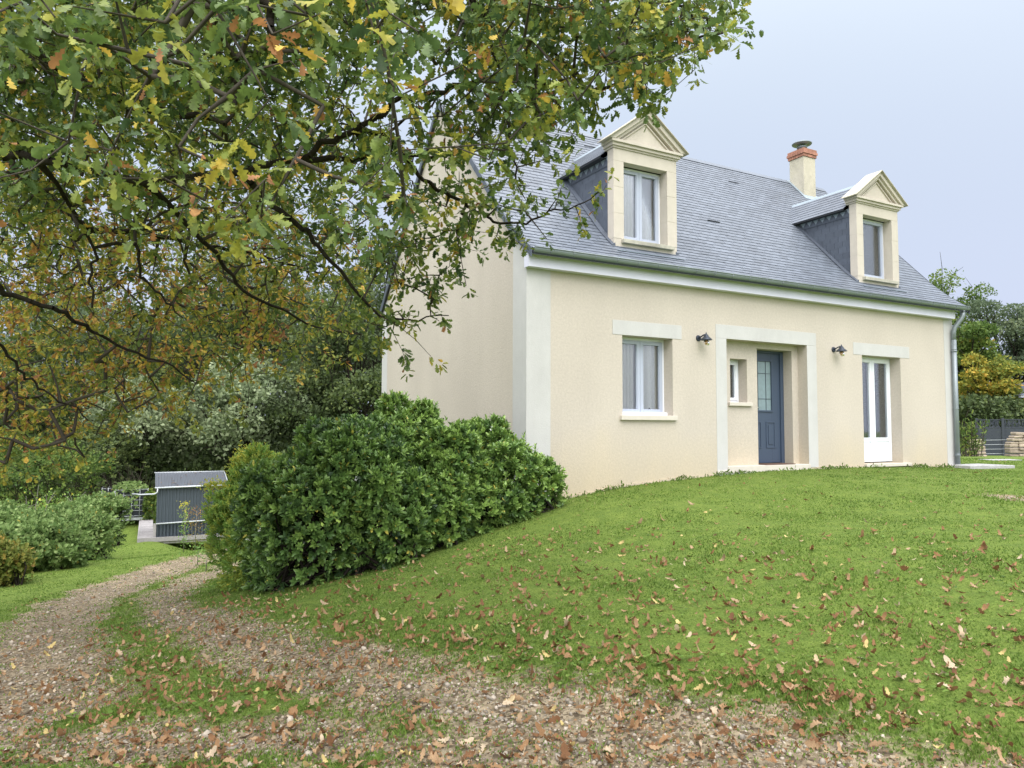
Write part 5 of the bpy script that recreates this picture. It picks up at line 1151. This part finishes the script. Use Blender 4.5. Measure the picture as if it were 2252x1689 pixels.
hu = np.clip(.48 + .16 * vnoise(gx, gy, .7, 7) + .16 * vnoise(gx, gy, 2.9, 2) + (rng.random(n) < .06) * .4 + rng.normal(0, .16, n), 0, 1)
o = mesh_obj('grass', V, [(np.arange(n) * 5)[:, None] + np.arange(5)[None]], M['grass'], None, {'rnd': np.repeat(hu, 5)}); tag(o, 'short green grass of the lawn', 'grass', kind='stuff')
# clover and broad-leaved weeds in the grass near the path
n = 9000; gx, gy, gr_ = polar(n, 2.2, 12, 42); pmk = path_mask(gx, gy); wn = vnoise(gx, gy, 1.1, 11); ok = (pmk < .55) & (wn > .05) & ~((gx > -.1) & (gy > -.1)); gx, gy = gx[ok], gy[ok]; n = len(gx)
P_ = np.stack([gx, gy, H(gx, gy) + rng.uniform(.01, .035, n)], 1); X, Y, Z = frames(rdir(n) * [1, 1, .25] + [0, 0, .2], np.tile([0, 0, 1.], (n, 1)))
V, pol, a = scatter(*leaf_oval(.8), P_, X, Y, Z, rng.uniform(.015, .04, n), rng.uniform(0, .75, n)); o = mesh_obj('weeds', V, pol, M['grass'], None, {'rnd': a}); tag(o, 'small broad leaved weeds in the lawn', 'weeds', kind='stuff')
# weeds along the foot of the facade
n = 1500; gx = rng.uniform(.3, 10.4, n); gx = gx[(np.sin(gx * 5) + np.sin(gx * 2.1) + rng.normal(0, .4, n) > .35)]; n = len(gx); gy = -.05 - np.abs(rng.normal(0, .07, n)); P_ = np.stack([gx, gy, H(gx, gy) + rng.uniform(.0, 1, n) * .07 * rng.random(n)], 1)
X, Y, Z = frames(rdir(n) + [0, 0, .9]); V, pol, a = scatter(*leaf_oval(.4), P_, X, Y, Z, rng.uniform(.03, .07, n), rng.uniform(0, .6, n)); o = mesh_obj('weeds', V, pol, M['grass'], None, {'rnd': a}); tag(o, 'straggling weeds along the foot of the facade', 'weeds', kind='stuff')
# gravel stones on the tracks
n = 60000; gx, gy, gr_ = polar(n, 2.0, 20, 44, 1.0); pmk = path_mask(gx, gy); ok = rng.random(n) < np.clip(pmk * 1.5 - .35, 0, 1); gx, gy, gr_ = gx[ok], gy[ok], gr_[ok]; n = len(gx)
oct_v = [(1, 0, 0), (-1, 0, 0), (0, 1, 0), (0, -1, 0), (0, 0, .7), (0, 0, -.7), (.6, .6, .4), (-.6, .5, .4)]
oct_f = [(0, 6, 4), (6, 2, 4), (2, 7, 4), (7, 1, 4), (1, 3, 4), (3, 0, 4), (0, 2, 6), (2, 1, 7), (0, 3, 5), (2, 0, 5), (1, 2, 5), (3, 1, 5)]
X, Y, Z = frames(rdir(n) * [1, 1, .3], np.tile([0, 0, 1.], (n, 1)) + rng.normal(0, .25, (n, 3))); s_ = rng.lognormal(math.log(.0055), .5, n) * (1 + gr_ * .05); s_ = np.clip(s_, .003, .035)
V, pol, a = scatter(oct_v, oct_f, np.stack([gx, gy, H(gx, gy) - .018 + s_ * .2], 1), X, Y, Z, s_[:, None] * rng.uniform(.6, 1.3, (n, 3)), rng.random(n)); o = mesh_obj('gravel', V, pol, M['gravel'], None, {'rnd': a}); tag(o, 'loose grey and tan gravel on the wheel tracks', 'gravel', kind='stuff')
# fallen oak leaves
n = 42000; gx, gy, gr_ = polar(n, 2.0, 24, 44, .75); pmk = path_mask(gx, gy); dd = rng.random(n)
su, sv, sz = project(np.stack([gx, gy, H(gx, gy)], 1))
lawnd = .16 + .5 * np.clip((sv - 1150) / 350, 0, 1) + .12 * (vnoise(gx, gy, .8, 21) > .1)
lawnd = np.where(gy > 2, .03, lawnd); lawnd = np.where((gx > 4) , lawnd * .6, lawnd)
pd_ = np.where(pmk > .3, .50 + .34 * vnoise(gx, gy, 1.2, 4), lawnd); pd_ = np.where((pmk > .12) & (pmk < .45), pd_ + .35, pd_); pd_ = np.where(gr_ > 9, pd_ * .25, pd_)
ok = (dd < pd_) & ~((gx > -.25) & (gx < L + .2) & (gy > -.15)); gx, gy, gr_, pmk, sv = gx[ok], gy[ok], gr_[ok], pmk[ok], sv[ok]; n = len(gx)
keep = rng.random(n) < .75; gx, gy, gr_, pmk = gx[keep], gy[keep], gr_[keep], pmk[keep]; n = len(gx)
P_ = np.stack([gx, gy, H(gx, gy) + rng.uniform(.004, .024, n) - .014 * (pmk > .5)], 1)
Xr, Yr, Zr = frames(rdir(n) * [1, 1, .22], np.tile([0, 0, 1.], (n, 1)) + rng.normal(0, .5, (n, 3)))
Ls = rng.lognormal(math.log(.049), .32, n).clip(.02, .09); La = np.clip(rng.beta(1.8, 2.6, n), 0, 1); La = np.where(rng.random(n) < .05, .97, La)
uu, vv, zz = project(P_); size = Ls / zz; vis = (uu > 0) & (uu < 2252) & (vv > 0) & (vv < 1689); rank = np.argsort(-(size * vis)); big = rank[:300]; rest = rank[300:]
var = [leaf_oak(True, c) for c in (-1.5, .8, 2.0)]; var_me = []
for q, (tv, tf) in enumerate(var):
    for hq in range(4):
        o = mesh_obj('tmp', tv, [np.array(tf)], LM['litter'], None, {'rnd': np.full(len(tv), (.1, .4, .66, .88)[hq])}, local=1); var_me.append((q, hq, o.data)); bpy.data.objects.remove(o)
words = ('dark brown', 'brown', 'tan', 'pale buff'); curls = ('with upturned ends', 'lying nearly flat', 'curled over like a roof')
for i in big:
    q = rng.integers(3); hq = min(3, int(La[i] * 4)); me = var_me[q * 4 + hq][2]
    o = bpy.data.objects.new('fallen_leaf', me); COL.objects.link(o)
    s_ = Ls[i]; sx_ = s_ * rng.uniform(.6, 1.1); sz_ = s_ * rng.uniform(.5, 1.4)
    o.matrix_world = Matrix(((Xr[i][0] * sx_, Yr[i][0] * s_, Zr[i][0] * sz_, P_[i][0]), (Xr[i][1] * sx_, Yr[i][1] * s_, Zr[i][1] * sz_, P_[i][1]), (Xr[i][2] * sx_, Yr[i][2] * s_, Zr[i][2] * sz_, P_[i][2]), (0, 0, 0, 1)))
    where = 'on the gravel track' if pmk[i] > .5 else 'in the grass near the foreground'
    tag(o, '%s dry oak leaf %s %s' % (words[hq], curls[q], where), 'fallen leaf', '%s oak leaves %s %s' % (words[hq], curls[q], where))
parts_ = np.array_split(rest, 3); Vs, Ps_, As, nn = [], [], [], 0
for pt, (tv, tf) in zip(parts_, var):
    k = len(pt); V, pol, a = scatter(tv, tf, P_[pt], Xr[pt], Yr[pt], Zr[pt], Ls[pt][:, None] * np.stack([rng.uniform(.55, 1.1, k), np.ones(k), rng.uniform(.5, 1.5, k)], 1), La[pt]); Vs.append(V); Ps_.append(pol[0] + nn); As.append(a); nn += len(V)
m_ = 26000; qx, qy, qr = polar(m_, 2.0, 14, 44, .9); pq = path_mask(qx, qy); okq = rng.random(m_) < np.clip(pq * .9 + .06, 0, 1); qx, qy = qx[okq], qy[okq]; m_ = len(qx)
Xq, Yq, Zq = frames(rdir(m_) * [1, 1, .2], np.tile([0, 0, 1.], (m_, 1)) + rng.normal(0, .4, (m_, 3)))
V, pol, a = scatter(*leaf_diamond(.7), np.stack([qx, qy, H(qx, qy) - .012 + rng.uniform(0, .01, m_)], 1), Xq, Yq, Zq, rng.uniform(.008, .03, m_), rng.beta(1.5, 2.5, m_))
o = mesh_obj('leaf_litter', V, pol, LM['litter'], None, {'rnd': a}); tag(o, 'crumbled brown leaf fragments on the wheel tracks', 'leaf litter', kind='stuff')
o = mesh_obj('fallen_leaves', np.concatenate(Vs), [np.concatenate(Ps_)], LM['litter'], None, {'rnd': np.concatenate(As)}); tag(o, 'dry brown oak leaves strewn over lawn and gravel', 'fallen leaves', kind='stuff')
print('fallen', n)
